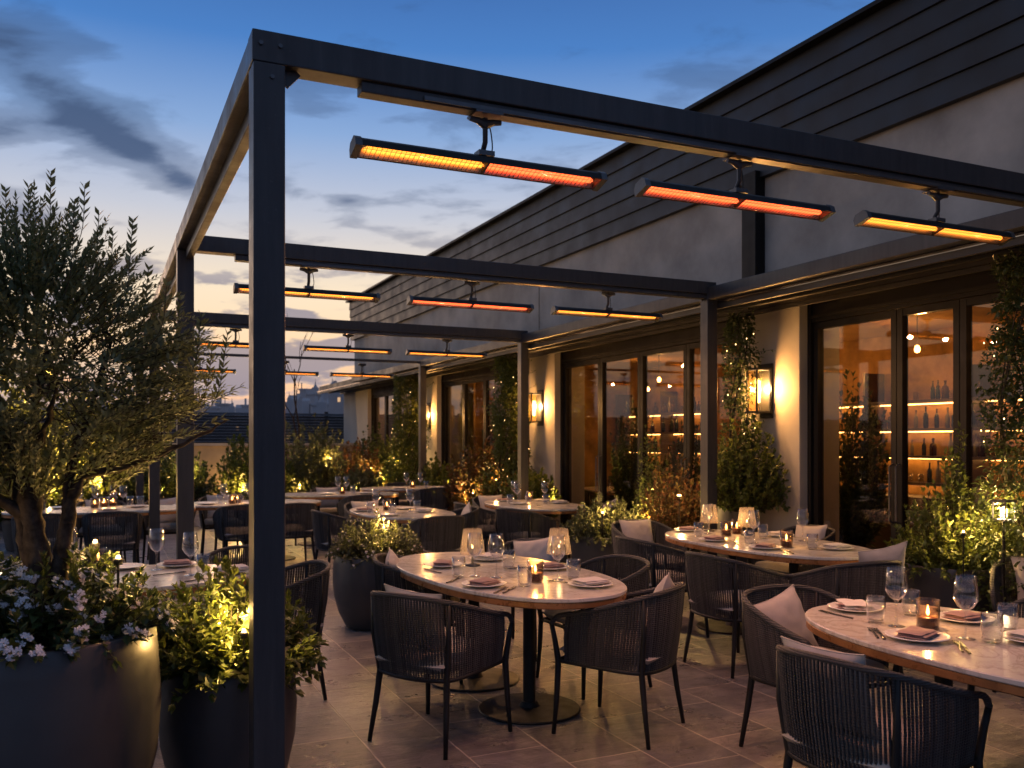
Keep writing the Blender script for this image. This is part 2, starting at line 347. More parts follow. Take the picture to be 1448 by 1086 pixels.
def floor_m():
    m, t, p = new('stone_paving'); g = N(t, 'ShaderNodeNewGeometry'); s = N(t, 'ShaderNodeSeparateXYZ'); t.links.new(g.outputs['Position'], s.inputs[0])
    c3 = N(t, 'ShaderNodeCombineXYZ'); t.links.new(s.outputs[1], c3.inputs[0]); t.links.new(s.outputs[0], c3.inputs[1])
    nv = N(t, 'ShaderNodeVectorMath', operation='ADD')
    nn = N(t, 'ShaderNodeTexNoise'); nn.inputs['Scale'].default_value = 5; nn.inputs['Detail'].default_value = 4; t.links.new(g.outputs['Position'], nn.inputs['Vector'])
    sc = N(t, 'ShaderNodeVectorMath', operation='SCALE'); t.links.new(nn.outputs['Color'], sc.inputs[0]); sc.inputs['Scale'].default_value = .014
    t.links.new(c3.outputs[0], nv.inputs[0]); t.links.new(sc.outputs[0], nv.inputs[1])
    b = N(t, 'ShaderNodeTexBrick'); b.offset = .5; b.offset_frequency = 2; b.squash = 1.45; b.squash_frequency = 3
    t.links.new(nv.outputs[0], b.inputs['Vector']); b.inputs['Scale'].default_value = 1; b.inputs['Brick Width'].default_value = .54; b.inputs['Row Height'].default_value = .41
    b.inputs['Mortar Size'].default_value = .0055; b.inputs['Mortar Smooth'].default_value = .35; b.inputs['Bias'].default_value = 0
    b.inputs['Color1'].default_value = (0, 0, 0, 1); b.inputs['Color2'].default_value = (1, 1, 1, 1); b.inputs['Mortar'].default_value = (.5, .5, .5, 1)
    tile = ramp(t, [(0, (.10, .104, .118)), (.35, (.215, .205, .21)), (.7, (.17, .177, .20)), (1, (.31, .285, .28))], b.outputs['Color'])
    v = g.outputs['Position']
    cloud = noi(t, v, 2.4, 9, .65, .9)
    c = mixc(t, .85, tile, ramp(t, [(.25, (.30, .30, .32)), (.5, (.8, .78, .78)), (.75, (1.3, 1.22, 1.16))], cloud), 'MULTIPLY')
    mpv = N(t, 'ShaderNodeMapping'); mpv.inputs['Scale'].default_value = (1.2, 5.5, 1); mpv.inputs['Rotation'].default_value = (0, 0, R(8)); t.links.new(v, mpv.inputs[0])
    streak = noi(t, mpv.outputs[0], 3.2, 9, .7, .8)
    c = mixc(t, .6, c, ramp(t, [(.3, (.36, .36, .37)), (.62, (1.2, 1.15, 1.1))], streak), 'MULTIPLY')
    stain = noi(t, v, .9, 5, .7, .6); c = mixc(t, ramp(t, [(.50, 0), (.68, .55)], stain), c, (.07, .065, .065))
    crack = mth(t, 'ABSOLUTE', mth(t, 'SUBTRACT', noi(t, v, 1.7, 9, .62, 1.3), .5))
    c = mixc(t, ramp(t, [(0, .6), (.006, 0)], crack), c, (.03, .026, .024))
    mort = mixc(t, noi(t, v, 3, 4), (.10, .09, .085), (.72, .62, .54))
    c = mixc(t, b.outputs['Fac'], c, mort)
    t.links.new(c, p.inputs['Base Color'])
    t.links.new(ramp(t, [(.3, .20), (.7, .50)], noi(t, v, 3.4, 8, .7)), p.inputs['Roughness'])
    h = mth(t, 'SUBTRACT', mth(t, 'ADD', mth(t, 'MULTIPLY', streak, .9), mth(t, 'MULTIPLY', noi(t, v, 38, 5, .7), .25)), mth(t, 'MULTIPLY', b.outputs['Fac'], .6))
    h = mth(t, 'ADD', h, mth(t, 'MULTIPLY', b.outputs['Color'], .5))
    bump(t, p, h, .7, .018); return m
M['paving'] = floor_m()
M['earth'] = simple('far_ground', (.06, .06, .065), .95, 0, .3, .02, 0, 1, .1, True)
# ------------------------------------------------------------------ setting
o = MB().box(-14, 6.0, -4, 23.5, -.3, 0).build('terrace_floor', M['paving']); struct(o)
o = MB().add([(-1500, -1500, -9), (1500, -1500, -9), (1500, 1500, -9), (-1500, 1500, -9)], [(0, 1, 2, 3)]).build('ground', M['earth']); struct(o)

# ------------------------------------------------------------------ restaurant building
PX0, PX1 = 6.0, 6.15           # pier face, glazing line
bld = thing('restaurant_building', 'long rendered restaurant building with dark boarded roof edge and lantern-lit pillars', 'building', (6.3, 12, 0))
def bw(mb, name, mat, parent=None, **k):
    mb.v = [(x-6.3, y-12, zz) for x, y, zz in mb.v]; return mb.build(name, mat, parent or bld, **k)
PIERS = [(1.2, 2.05), (6.5, 7.35), (11.5, 12.35), (16.5, 17.35), (21.5, 23.9)]
for a, b in PIERS:
    m = MB().box(PX0, 6.5, a, b, 0, 2.845); bw(m, 'pillar', M['plaster'], bevel=.008)
m = MB().box(6.3, 6.6, -2, 23.9, 3.03, 4.32); bw(m, 'upper_wall', M['plaster2'])
m = MB()
for y in (12.6,): m.box(6.294, 6.299, y, y+.012, 3.05, 4.3)
bw(m, 'wall_joint', M['black'])
m = MB().box(6.17, 6.298, 7.33, 7.55, 3.03, 4.36); bw(m, 'downpipe_casing', M['frame'], bevel=.006)
# boarded roof edge: five lapped boards leaning out towards the top
m = MB(); nb = 5
for i in range(nb):
    z0 = 4.29+i*.207; z1 = z0+.203; xb = 6.24-i*.012
    m.add([(xb, y, zz) if k else (xb-.012, y, zz) for y in (-2.2, 24.02) for zz, k in ((z0, 0), (z1, 1))]+[(xb+.12, y, zz) for y in (-2.2, 24.02) for zz in (z0, z1)],
          [(0, 1, 3, 2), (4, 6, 7, 5), (0, 4, 5, 1), (2, 3, 7, 6), (0, 2, 6, 4), (1, 5, 7, 3)])
bw(m, 'roof_cladding', M['clad'])
m = MB().box(6.09, 6.42, -2.25, 24.06, 5.325, 5.365); bw(m, 'roof_cap', M['frame'])
m = MB().box(6.37, 13.5, -2.2, 24.0, 4.325, 5.32); bw(m, 'roof', M['clad'])
m = MB().box(6.65, 13.4, 23.7, 23.9, 0, 4.3); m.box(6.65, 13.4, -2, -1.8, 0, 4.3); bw(m, 'end_wall', M['plaster2'])
# canopy over the doors
m = MB().box(5.305, 6.298, -2, 24.0, 2.85, 2.872); bw(m, 'canopy_soffit', M['soffit'])
m = MB().box(5.36, 6.298, -2, 24.0, 2.875, 3.0); m.box(5.31, 5.345, -2, 24, 2.80, 2.848); m.box(5.6, 5.64, -2, 24, 2.825, 2.848); m.box(5.93, 5.965, -2, 24, 2.81, 2.848); bw(m, 'canopy', M['clad'])
# interior
m = MB().box(9.55, 9.75, -1.8, 23.7, 0, 2.95); bw(m, 'back_wall', M['room_wall'])
m = MB().box(6.0, 9.55, -1.8, 23.7, -.2, -.001); bw(m, 'room_floor', M['room_floor'])
m = MB().box(6.3, 9.75, -1.8, 23.7, 2.95, 3.02); bw(m, 'room_ceiling', M['room_ceiling'])
m = MB()
for y in (10.55, 15.2, 19.6): m.box(8.1, 9.54, y, y+.12, 0, 2.94)
bw(m, 'partition_wall', M['room_wall'])
for i, (x, y) in enumerate(((8.3, 3.2), (7.2, 6.2), (8.6, 7.6), (8.6, 9.3), (7.4, 10.9), (8.6, 13.0), (7.4, 14.6), (8.2, 18.2), (7.4, 20.4))):  # hanging globes added only to brighten the room behind the doors
    dl = thing('added_fill_globe', f'{["first", "second", "third", "fourth", "fifth", "sixth", "seventh", "eighth", "farthest"][i]} small globe added to light the room behind the glass doors', 'added fill lamp', (x, y, 2.90), 0, 'added fill lamps in the room')
    MB().tube([(0, 0, -.42), (0, 0, .049)], .004, 6).build('cable', M['black'], dl); MB().lathe([(0, -.50), (.022, -.49), (.028, -.46), (.018, -.43), (0, -.42)], 16).build('globe', M['led'], dl, True)
    lamp(dl, (0, -.06, -.47), 15, (1, .47, .13), .04)
# back bar shelving
def backbar(y0, y1, label, group):
    s = thing('back_bar_shelving', label, 'shelves', (9.33, (y0+y1)/2, 0))
    h = (y1-y0)/2
    m = MB()
    for yy in (-h, h-.04): m.box(-.16, .2, yy, yy+.04, 0, 2.45)
    n = max(1, int((y1-y0)/1.3))
    for k in range(1, n): m.box(-.15, .2, -h+k*2*h/n, -h+k*2*h/n+.03, 0, 2.44)
    m.build('upright', M['shelf'], s)
    zs = (1.0, 1.33, 1.67, 2.02)
    for zz in zs:
        sh = MB().box(-.18, .2, -h+.045, h-.045, zz, zz+.032).build('shelf', M['shelf'], s)
        MB().box(.12, .15, -h+.05, h-.05, zz-.014, zz-.002).build('light_strip', M['led'], sh)
    MB().box(-.36, .19, -h+.045, h-.045, 0, .86).build('cabinet', M['shelf'], s)
    return zs
zs = backbar(5.6, 10.3, 'backlit bottle shelving seen through the nearest glass doors', 'a')
backbar(11.9, 15.0, 'backlit bottle shelving behind the middle glass doors', 'b')
def bottle_proto(nm, prof, mat):
    o = MB().lathe(prof, 10).build(nm, mat, None, True); tag(o, 'bottle', 'bottle'); return Proto(o)
BP = [bottle_proto('bottle', [(.0, 0), (.036, .003), (.037, .17), (.03, .20), (.013, .225), (.012, .29), (.016, .292), (.016, .305), (0, .306)], M['bottle'][0]),
      bottle_proto('bottle', [(.0, 0), (.042, .003), (.043, .12), (.036, .15), (.014, .165), (.014, .20), (.018, .202), (.018, .225), (0, .226)], M['bottle'][1]),
      bottle_proto('bottle', [(.0, 0), (.03, .003), (.032, .15), (.024, .18), (.011, .2), (.011, .26), (.014, .262), (.014, .28), (0, .281)], M['bottle'][2])]
gl_p = Proto(tag(MB().lathe([(0, 0), (.032, .002), (.036, .10), (.034, .10), (.031, .01), (0, .008)], 10).build('bar_glass', M['glass'], None, True), 'g', 'glass'))
rnd = random.Random(3)
names = ['first', 'second', 'third', 'fourth']
for (ya, yb, where, step) in ((6.3, 10.1, 'the nearest glass doors', .2), (12.0, 14.8, 'the middle glass doors', .24)):
    for si, zz in enumerate(zs):
        y = ya
        while y < yb:
            y += step*rnd.uniform(.3, .85)
            if rnd.random() < .2: continue
            lv = ['lowest', 'second lowest', 'second highest', 'top'][si]
            if si in (0, 1, 3) and rnd.random() < .5:
                gl_p.put((9.25+rnd.uniform(-.04, .04), y, zz+.033), 0, f'bar glass on the {lv} shelf behind {where}', 'glass', f'glasses on the {lv} shelf behind {where}')
            else:
                k = rnd.choice((0, 0, 1, 2)); cn = ['dark green', 'short brown', 'pale slim'][k]
                BP[k].put((9.25+rnd.uniform(-.05, .05), y, zz+.033), 0, f'{cn} bottle on the {lv} shelf behind {where}', 'bottle', f'{cn} bottles on the {lv} shelf behind {where}', sc=rnd.uniform(.7, 1.0))

# ------------------------------------------------------------------ glazed doors
def door_leaf(y0, y1, label, group, handle):
    d = thing('glass_door', label, 'glass door', (PX1, (y0+y1)/2, 0), 0, group)
    h = (y1-y0)/2-.004; s = .055; ZT = 2.66
    m = MB().box(-.03, .04, -h, -h+s, .02, ZT); m.box(-.03, .04, h-s, h, .02, ZT); m.box(-.028, .038, -h+s, h-s, .02, .16); m.box(-.028, .038, -h+s, h-s, ZT-.06, ZT)
    m.build('door_frame', M['frame'], d)
    MB().box(.0, .01, -h+s, h-s, .162, ZT-.062).build('pane', M['pane'], d)
    if handle: MB().tube([(-.035, handle*(h-.03), .85), (-.075, handle*(h-.03), .87), (-.075, handle*(h-.03), 1.33), (-.035, handle*(h-.03), 1.35)], .009, 6).build('handle', M['steel2'], d)
BAYS = [([6.45, 5.48, 4.87, 3.9, 2.95, 2.1], 'nearest doorway'), ([11.45, 10.41, 9.43, 8.46, 7.4], 'middle doorway'),
        ([16.45, 15.4, 14.4, 13.4, 12.4], 'doorway beside the second pillar lantern'), ([21.45, 20.4, 19.4, 18.4, 17.4], 'farthest doorway')]
for ys, nm in BAYS:
    n = len(ys)-1
    for k in range(n):
        pos = ['farthest', 'second farthest', 'third farthest', 'fourth farthest', 'nearest'][k] if n == 5 else ['farthest', 'second farthest', 'second nearest', 'nearest'][k]
        door_leaf(ys[k+1], ys[k], f'{pos} dark framed glass door leaf of the {nm}', f'glass doors of the {nm}', (1 if k % 2 else -1))
    t = thing('door_surround', f'dark header and jambs around the {nm}', 'door frame', (PX1, (ys[0]+ys[-1])/2, 0)); yc = (ys[0]+ys[-1])/2
    m = MB().box(-.05, .12, ys[-1]-yc, ys[0]-yc, 2.665, 2.843); m.box(-.07, -.052, ys[-1]-yc, ys[0]-yc, 2.70, 2.73); m.build('header', M['frame'], t)
    m = MB().box(-.06, .10, ys[0]-yc, ys[0]-yc+.045, 0, 2.843); m.box(-.06, .10, ys[-1]-yc-.045, ys[-1]-yc, 0, 2.843); m.build('jamb', M['frame'], t)
    MB().box(-.05, .12, ys[-1]-yc, ys[0]-yc, .001, .018).build('threshold', M['frame'], t)

# ------------------------------------------------------------------ wall lanterns
def lantern():
    t = thing('wall_lantern', 'l', 'wall lantern')
    m = MB().box(-.02, -.001, -.09, .09, -.27, .27); m.build('back_plate', M['black'], t, bevel=.003)
    m = MB()
    for sx in (-.2, -.04):
        for sy in (-.08, .066): m.box(sx, sx+.014, sy, sy+.014, -.2, .2)
    m.box(-.205, -.02, -.085, .085, .201, .222); m.box(-.205, -.02, -.085, .085, -.222, -.201); m.build('lantern_frame', M['black'], t)
    m = MB().box(-.195, -.193, -.066, .066, -.199, .199); m.box(-.185, -.045, -.074, -.072, -.199, .199); m.box(-.185, -.045, .072, .074, -.199, .199); m.build('lantern_glass', M['bottleglass'], t)
    MB().lathe([(0, -.12), (.022, -.115), (.024, 0), (.022, .10), (0, .11)], 12, (-.115, 0, 0)).build('lamp_tube', M['bulb'], t, True)
    lamp(t, (-.07, -.036, .02), 68, (1, .57, .23), .03); lamp(t, (-.07, .036, .02), 22, (1, .58, .23), .03)
    return Proto(t)
# ------------------------------------------------------------------ (lanterns copy their bulbs too)
LP = lantern()
for y, lab in ((6.95, 'glowing black box lantern on the nearest pillar, beside the tall climber'), (11.95, 'glowing black box lantern on the second pillar'), (16.95, 'smallest visible lantern, on the third pillar')):
    LP.put((5.999, y, 2.04), 0, lab, 'wall lantern', 'lanterns on the pillars')

# ------------------------------------------------------------------ pergola
pg = thing('pergola', 'dark grey steel frame pergola with square posts over the terrace tables', 'pergola', (.56, 3.38, 0))
def pw(mb, name, mat=None, bevel=.004):
    mb.v = [(x-.56, y-3.38, zz) for x, y, zz in mb.v]; return mb.build(name, mat or M['steel'], pg, bevel=bevel)
ROWS = [3.38, 6.9, 11.0, 15.2]
LX, RX = .56, 5.25
for i, y in enumerate(ROWS):
    for x in (LX, RX):
        w = .057
        p = pw(MB().box(x-w, x+w, y-w, y+w, 0, 2.93), 'post')
        m = MB().box(x-.1, x+.1, y-.1, y+.1, .001, .014); m.v = [(a-.56, b-3.38, c) for a, b, c in m.v]; q = m.build('base_plate', M['steel'], pg)
    if i < 3:
        pw(MB().box(LX-.06, RX+.05, y-.05, y+.06, 2.934, 3.05), 'cross_beam')
        pw(MB().box(LX+.35, RX-.06, y-.035, y+.035, 2.89, 2.932), 'heater_rail')
        m = MB().box(LX+.6, RX-.4, y-.047, y-.036, 2.895, 2.912); pw(m, 'rail_lip', M['steel2'], 0)
    else:
        pw(MB().box(LX-.03, RX+.03, y-.02, y+.02, 2.931, 2.975), 'cross_beam')
pw(MB().box(LX-.059, LX+.055, ROWS[0]+.062, ROWS[3]+.06, 2.936, 3.046), 'side_beam')
pw(MB().box(LX+.0, LX+.05, ROWS[0]+.06, ROWS[3]-.06, 2.87, 2.94), 'side_rail')
pw(MB().box(RX-.05, RX+.055, -1.8, 20.0, 2.88, 2.998), 'side_beam')
# corner bracket and bolts
m = MB().bar((LX+.057, 3.38, 2.885), (LX+.105, 3.38, 2.938), .05, .012, (0, 1, 0)); pw(m, 'corner_bracket', None, 0)
m = MB().bar((RX-.057, 6.9, 2.885), (RX-.105, 6.9, 2.938), .05, .012, (0, 1, 0)); pw(m, 'corner_bracket', None, 0)
for x, y, zz in ((LX+.01, 3.38-.058, 2.88), (LX-.03, 3.38-.052, 3.0), (LX+.04, 3.38-.052, 3.0), (RX, 6.9-.058, 2.84)):
    pw(MB().tube([(x, y, zz), (x, y-.006, zz)], .008, 8), 'bolt', M['steel2'], 0)

# ------------------------------------------------------------------ heaters
def heater(nm, lm, rm, wl, lc, rc):
    t = thing('patio_heater', 'h', 'heater')
    L = .535
    a = R(17); ca, sa = math.cos(a), math.sin(a)
    def rot(p): x, y, zz = p; y *= .86; zz *= .86; return (x, y*ca+zz*sa, zz*ca-y*sa)
    # section (y, z): opening faces down and towards -y after the tilt
    sec = [(-.052, -.012), (-.050, .018), (-.03, .040), (.03, .040), (.050, .018), (.052, -.012), (.046, -.012), (.024, .030), (-.024, .030), (-.046, -.012)]
    m = MB(); n = len(sec); vs = [rot((x, y, zz)) for x in (-L, L) for y, zz in sec]
    # tilt so that the opening looks at -y
    m.add(vs, [(i, (i+1) % n, n+(i+1) % n, n+i) for i in range(n)]); m.build('housing', M['black'], t)
    for s in (-1, 1):
        m = MB()
        cap = [(-.055, -.016), (-.053, .022), (-.032, .045), (.032, .045), (.053, .022), (.055, -.016)]
        k = len(cap); vs = [rot((s*L+dx, y, zz)) for dx in ((-.006, .022) if s > 0 else (-.022, .006)) for y, zz in cap]
        m.add(vs, [(i, (i+1) % k, k+(i+1) % k, k+i) for i in range(k)]+[tuple(range(k)), tuple(range(2*k-1, k-1, -1))])
        m.build('end_cap', M['steel2'], t)
    m = MB(); vs = [rot((x, y, zz)) for x in (-L+.01, L-.01) for y, zz in ((-.045, -.010), (-.023, .0285), (.023, .0285), (.045, -.010))]
    m.add(vs, [(0, 1, 5, 4), (1, 2, 6, 5), (2, 3, 7, 6)]); m.build('reflector', M['reflector'], t)
    m = MB(); m.add([rot((x, y, zz)) for x in (-.005, .005) for y, zz in ((-.046, -.013), (-.024, .028), (.024, .028), (.046, -.013))], [(0, 1, 2, 3), (4, 7, 6, 5), (0, 3, 7, 4)]); m.build('centre_divider', M['black'], t)
    m = MB()
    for k in range(-28, 29):
        x = k*.0195
        m.tube([rot((x, -.047, -.0135)), rot((x, .047, -.0135))], .0011, 4)
    for yy in (-.03, .03): m.tube([rot((-L, yy, -.0145)), rot((L, yy, -.0145))], .0011, 4)
    m.build('guard_grille', M['steel2'], t)
    for s, mt in ((-1, lm), (1, rm)):
        x0, x1 = (-L+.035, -.016) if s < 0 else (.016, L-.035)
        pts = []; pitch = .0078; tot = int((x1-x0)/pitch*8)
        for k in range(tot+1):
            an = k*math.pi/4; pts.append(rot((x0+(x1-x0)*k/tot, .0125*math.cos(an), .006+.0125*math.sin(an))))
        m = MB().tube(pts, .0019, 4); m.tube([rot((x0-.01, 0, .006)), rot((x1+.01, 0, .006))], .0045, 6)
        m.build('heating_coil', mt, t)
    MB().tube(catmull([(.02, .015, .056), (.045, .03, .085), (.04, .03, .15), (.03, .035, .195)], 5), .003, 5).build('power_cable', M['black'], t)
    m = MB().tube([rot((0, 0, .042)), (0, 0.02, .075), (0, .0, .10), (0, 0, .20)], .0115, 8); m.build('drop_rod', M['steel'], t, 'auto')
    m = MB().box(-.06, .06, -.052, .052, .203, .212); m.build('mounting_plate', M['steel2'], t); m = MB().tube([(-.07, 0, .19), (-.035, 0, .186), (0, 0, .172), (.035, 0, .186), (.07, 0, .19)], [.011, .014, .022, .014, .011], 8); m.build('swivel_bracket', M['steel2'], t); MB().box(-.035, .035, -.02, .035, .042, .062).build('clamp', M['steel2'], t)
    lamp(t, rot((-.27, -.004, -.022)), wl, lc, .022, 165, (-R(30), 0, 0)); lamp(t, rot((.27, -.004, -.022)), wl, rc, .022, 165, (-R(30), 0, 0))
    return Proto(t)
m_, t_, p_ = new('reflector'); p_.inputs['Base Color'].default_value = (.8, .74, .66, 1); p_.inputs['Metallic'].default_value = 1; p_.inputs['Roughness'].default_value = .32
vv = oc(t_, (60, 1, 1)); bump(t_, p_, noi(t_, vv, 3, 3), .6, .004); M['reflector'] = m_
AC, RC = (1, .50, .22), (1, .36, .20)
HA = heater('a', M['amber'], M['amber'], 28, AC, AC); HR = heater('r', M['red'], M['red'], 28, RC, RC); HM = heater('m', M['amber'], M['red'], 28, AC, RC)
rowname = ['front beam', 'second beam', 'third beam', 'farthest thin beam']
for i, y in enumerate(ROWS):
    for j, x in enumerate((1.44, 2.75, 4.08) if i == 0 else (1.46, 2.82, 4.14)):
        P = {(0, 0): HM, (0, 1): HR, (1, 1): HR}.get((i, j), HA)
        pos = ['left', 'middle', 'right'][j]; colr = {HM: 'amber and red', HR: 'red', HA: 'amber'}[P]
        P.put((x, y, 2.68), 0, f'{colr} glowing bar heater hung {pos} on the {rowname[i]} of the pergola', 'heater', f'heaters under the {rowname[i]}')

# ------------------------------------------------------------------ far edge of the terrace
w = thing('boundary_wall', 'low beige wall closing the far end of the terrace', 'wall', (-3, 22.6, 0))
MB().box(-12, 8.98, -.1, .1, 0, 1.42).build('wall_face', M['boundary'], w); MB().box(-12, 8.98, -.16, .14, 1.425, 1.49).build('coping', M['plaster2'], w)
m = MB()
for k in range(17): m.box(-11.6+k*1.25, -11.54+k*1.25, -.125, -.102, 0, 1.42)
m.build('wall_rib', M['frame'], w)
w = thing('rooftop_screen', 'dark slate slatted screen beyond the far wall', 'screen', (-2, 26, 0))
m = MB()
for k in range(14):
    z0 = 1.2+k*.082; m.add([(x, yy, zz) for x in (-14, 10) for yy, zz in ((0, z0), (.09, z0+.075), (.12, z0+.075), (.03, z0))], [(0, 1, 5, 4), (1, 2, 6, 5), (2, 3, 7, 6), (3, 0, 4, 7), (0, 3, 2, 1), (4, 5, 6, 7)])
m.build('slats', M['screen'], w)
m = MB()
for k in range(13): m.box(-14+k*2, -13.9+k*2, .14, .22, -3, 2.4)
m.build('post', M['screen'], w)
# side hedge wall on the left, mostly behind the planting
# city skyline
rs = random.Random(11)
def tower(px, topy, wpx, D, label, kind, group=None):
    d = D; X = (px-724)/1259*d; p = FW*d+RT*X; topy += 3; h = CAMH+(623-topy)*d/1259+9; w = wpx/1259*d
    t = thing('city_building', label, 'building', (p.x, p.y, -9), -R(YAW)+rs.uniform(-.35, .35), group)
    dd = w*rs.uniform(.6, 1)
    m = MB().box(-w/2, w/2, -dd/2, dd/2, 0, h)
    if kind == 'step': m.box(-w*.28, w*.28, -dd*.28, dd*.28, h, h+w*.35)
    m.build('facade', M['city'], t)
    m = MB()
    if kind == 'gable': m.add([(-w/2, -dd/2, h), (w/2, -dd/2, h), (w/2, dd/2, h), (-w/2, dd/2, h), (-w/2, 0, h+w*.4), (w/2, 0, h+w*.4)], [(0, 1, 5, 4), (2, 3, 4, 5), (0, 4, 3), (1, 2, 5)])
    elif kind == 'spire': m.lathe([(w*.42, h), (w*.3, h+w*.25), (w*.10, h+w*.6), (w*.02, h+w*1.6)], 8)
    else: m.box(-w/2-.3, w/2+.3, -dd/2-.3, dd/2+.3, h, h+.5); m.box(-w*.3, -w*.12, -dd*.1, dd*.1, h+.5, h+2.2)
    m.build('roof', M['city'], t)
    m = MB()
    if rs.random() < .7: m.tube([(w*.2, 0, h), (w*.2, 0, h+w*rs.uniform(.3, .8))], .12, 4)
    if rs.random() < .5: m.tube([(-w*.33, 0, h), (-w*.33, 0, h+w*rs.uniform(.2, .6))], .1, 4)
    if m.v: m.build('mast', M['city'], t)
    m = MB(); fl = int(h/3.2)
    for a in range(max(2, int(w/3))):
        for b in range(max(1, fl-5), fl):
            if rs.random() < .07: xx = -w/2+(a+.5)*w/max(2, int(w/3)); m.box(xx-.35, xx+.35, -dd/2-.06, -dd/2-.02, b*3.2+.8, b*3.2+1.9)
    if m.v: m.build('lit_window', M['citywin'], t)
sk = [(404, 568, 14, 'flat'), (418, 562, 16, 'gable'), (438, 556, 26, 'step'), (455, 566, 14, 'spire'), (463, 552, 13, 'step'), (478, 548, 22, 'flat'), (488, 560, 12, 'gable'), (497, 556, 14, 'spire'), (505, 558, 18, 'flat'), (520, 552, 20, 'step'),
      (350, 572, 13, 'flat'), (340, 574, 12, 'gable'), (328, 572, 8, 'spire'), (315, 570, 16, 'flat'), (303, 575, 12, 'step'), (288, 574, 16, 'gable'), (272, 570, 15, 'flat'), (250, 573, 22, 'flat'), (228, 571, 18, 'gable'), (205, 574, 22, 'flat'), (180, 572, 20, 'step'), (150, 570, 28, 'flat'), (375, 570, 20, 'flat'), (392, 574, 14, 'step'), (120, 574, 26, 'gable'), (92, 571, 22, 'flat'), (60, 574, 28, 'flat'), (25, 572, 30, 'step'), (409, 560, 6, 'spire'), (428, 549, 7, 'flat'), (446, 545, 8, 'spire'), (470, 541, 7, 'spire'), (492, 545, 6, 'flat'), (501, 548, 8, 'step'), (433, 564, 10, 'gable'), (484, 552, 9, 'gable'), (357, 562, 7, 'spire'), (308, 564, 6, 'spire'), (279, 566, 7, 'flat'), (322, 575, 12, 'gable'), (452, 571, 22, 'flat'), (475, 570, 24, 'gable')]
kn = {'flat': 'flat roofed', 'gable': 'gabled', 'step': 'stepped', 'spire': 'spired'}
for i, (px, ty, wp, k) in enumerate(sorted(sk)):
    side = 'right of the front post' if px > 398 else 'left of the front post'
    tower(px, ty, wp, rs.uniform(170, 300), f'hazy {kn[k]} block on the distant skyline {side}', k, f'{kn[k]} blocks on the skyline {side}')
# ------------------------------------------------------------------ chairs
def cushion_mesh(hx, hy, h, n=10, puff=.5, ex=3.2):
    """soft pad, x half hx, y half hy, thickness h"""
    mb = MB(); N1 = 2*n+1; top = []; 
    vs = []; 
    for sgn in (1, -1):
        for i in range(N1):
            for j in range(N1):
                u = -1+i/n; v = -1+j/n
                e = max(0, (1-abs(u)**ex))*max(0, (1-abs(v)**ex))
                pin = 1-.05*(abs(u*v)**1.0)*0
                vs.append((hx*u*(1-.06*(1-abs(v)**2)*abs(u)*0), hy*v, sgn*h/2*(e**puff)))
    fs = []
    for s in (0, 1):
        o = s*N1*N1
        for i in range(N1-1):
            for j in range(N1-1):
                a, b, c, d = o+i*N1+j, o+(i+1)*N1+j, o+(i+1)*N1+j+1, o+i*N1+j+1
                fs.append((a, b, c, d) if s == 0 else (d, c, b, a))
    mb.add(vs, fs); return mb
def make_chair():
    t = thing('woven_armchair', 'c', 'chair')
    half = [(.285, -.285, .585), (.24, -.29, .628), (.13, -.296, .655), (0, -.296, .69), (-.13, -.285, .73), (-.23, -.24, .76), (-.285, -.15, .775), (-.305, 0, .782)]
    top = catmull(half+[(x, -y, zz) for x, y, zz in half[-2::-1]], 6)
    hb = [(.255, -.255, .385), (.13, -.262, .382), (0, -.262, .378), (-.12, -.252, .372), (-.20, -.215, .368), (-.24, -.13, .366), (-.255, 0, .365)]
    bot = catmull(hb+[(x, -y, zz) for x, y, zz in hb[-2::-1]], 6)
    m = MB().tube(top, .0135, 8); m.build('top_rail', M['cord'], t, True)
    m = MB().tube(bot, .012, 8); m.tube([(.255, -.255, .385), (.262, -.12, .388), (.262, .12, .388), (.255, .255, .385)], .012, 8); m.build('seat_frame', M['black'], t, True)
    Lt, Lb = arclen(top), arclen(bot); n = 86; m = MB()
    for k in range(n):
        f = .075+.85*k/(n-1)
        a = samp(top, Lt, f*Lt[-1]); b = samp(bot, Lb, (.03+.94*k/(n-1))*Lb[-1])
        mid = a.lerp(b, .5); out = Vector((mid.x, mid.y, 0)); out = out.normalized()*.010 if out.length > 0 else out
        j = Vector((random.uniform(-1, 1), random.uniform(-1, 1), 0))*.0013
        m.tube([a+Vector((0, 0, .012)), a.lerp(b, .12)+out*.5+j, mid+out+j, a.lerp(b, .9)+out*.3-j, b-Vector((0, 0, .010))], .0079, 5, caps=False, flat=.7)
    m.build('cord_weave', M['cord'], t, True)
    for s in (-1, 1):
        m = MB().tube([(.285, s*.285, .588), (.272, s*.272, .50), (.258, s*.258, .385), (.262, s*.268, .2), (.275, s*.28, .001)], [.013, .0145, .017, .015, .011], 8); m.build('leg', M['black'], t, True)
        a = samp(top, Lt, Lt[-1]*(.335 if s < 0 else .665)); b = samp(bot, Lb, Lb[-1]*(.335 if s < 0 else .665))
        m = MB().tube([a, a.lerp(b, .5)+Vector((-.012, s*.012, 0)), b, (b.x-.02, b.y+s*.012, .2), (b.x-.05, b.y+s*.03, .001)], [.011, .013, .017, .015, .011], 8); m.build('leg', M['black'], t, True)
    m = cushion_mesh(.265, .245, .10, 8, .28, 6); m.v = [(x*(1 if x > 0 else 1-.10*abs(y/.245)**3)+.0, y*(1-.09*max(0, -x/.265)), zz+.437) for x, y, zz in m.v]
    m.build('seat_cushion', M['cushion'], t, True)
    return Proto(t)
CH = make_chair()
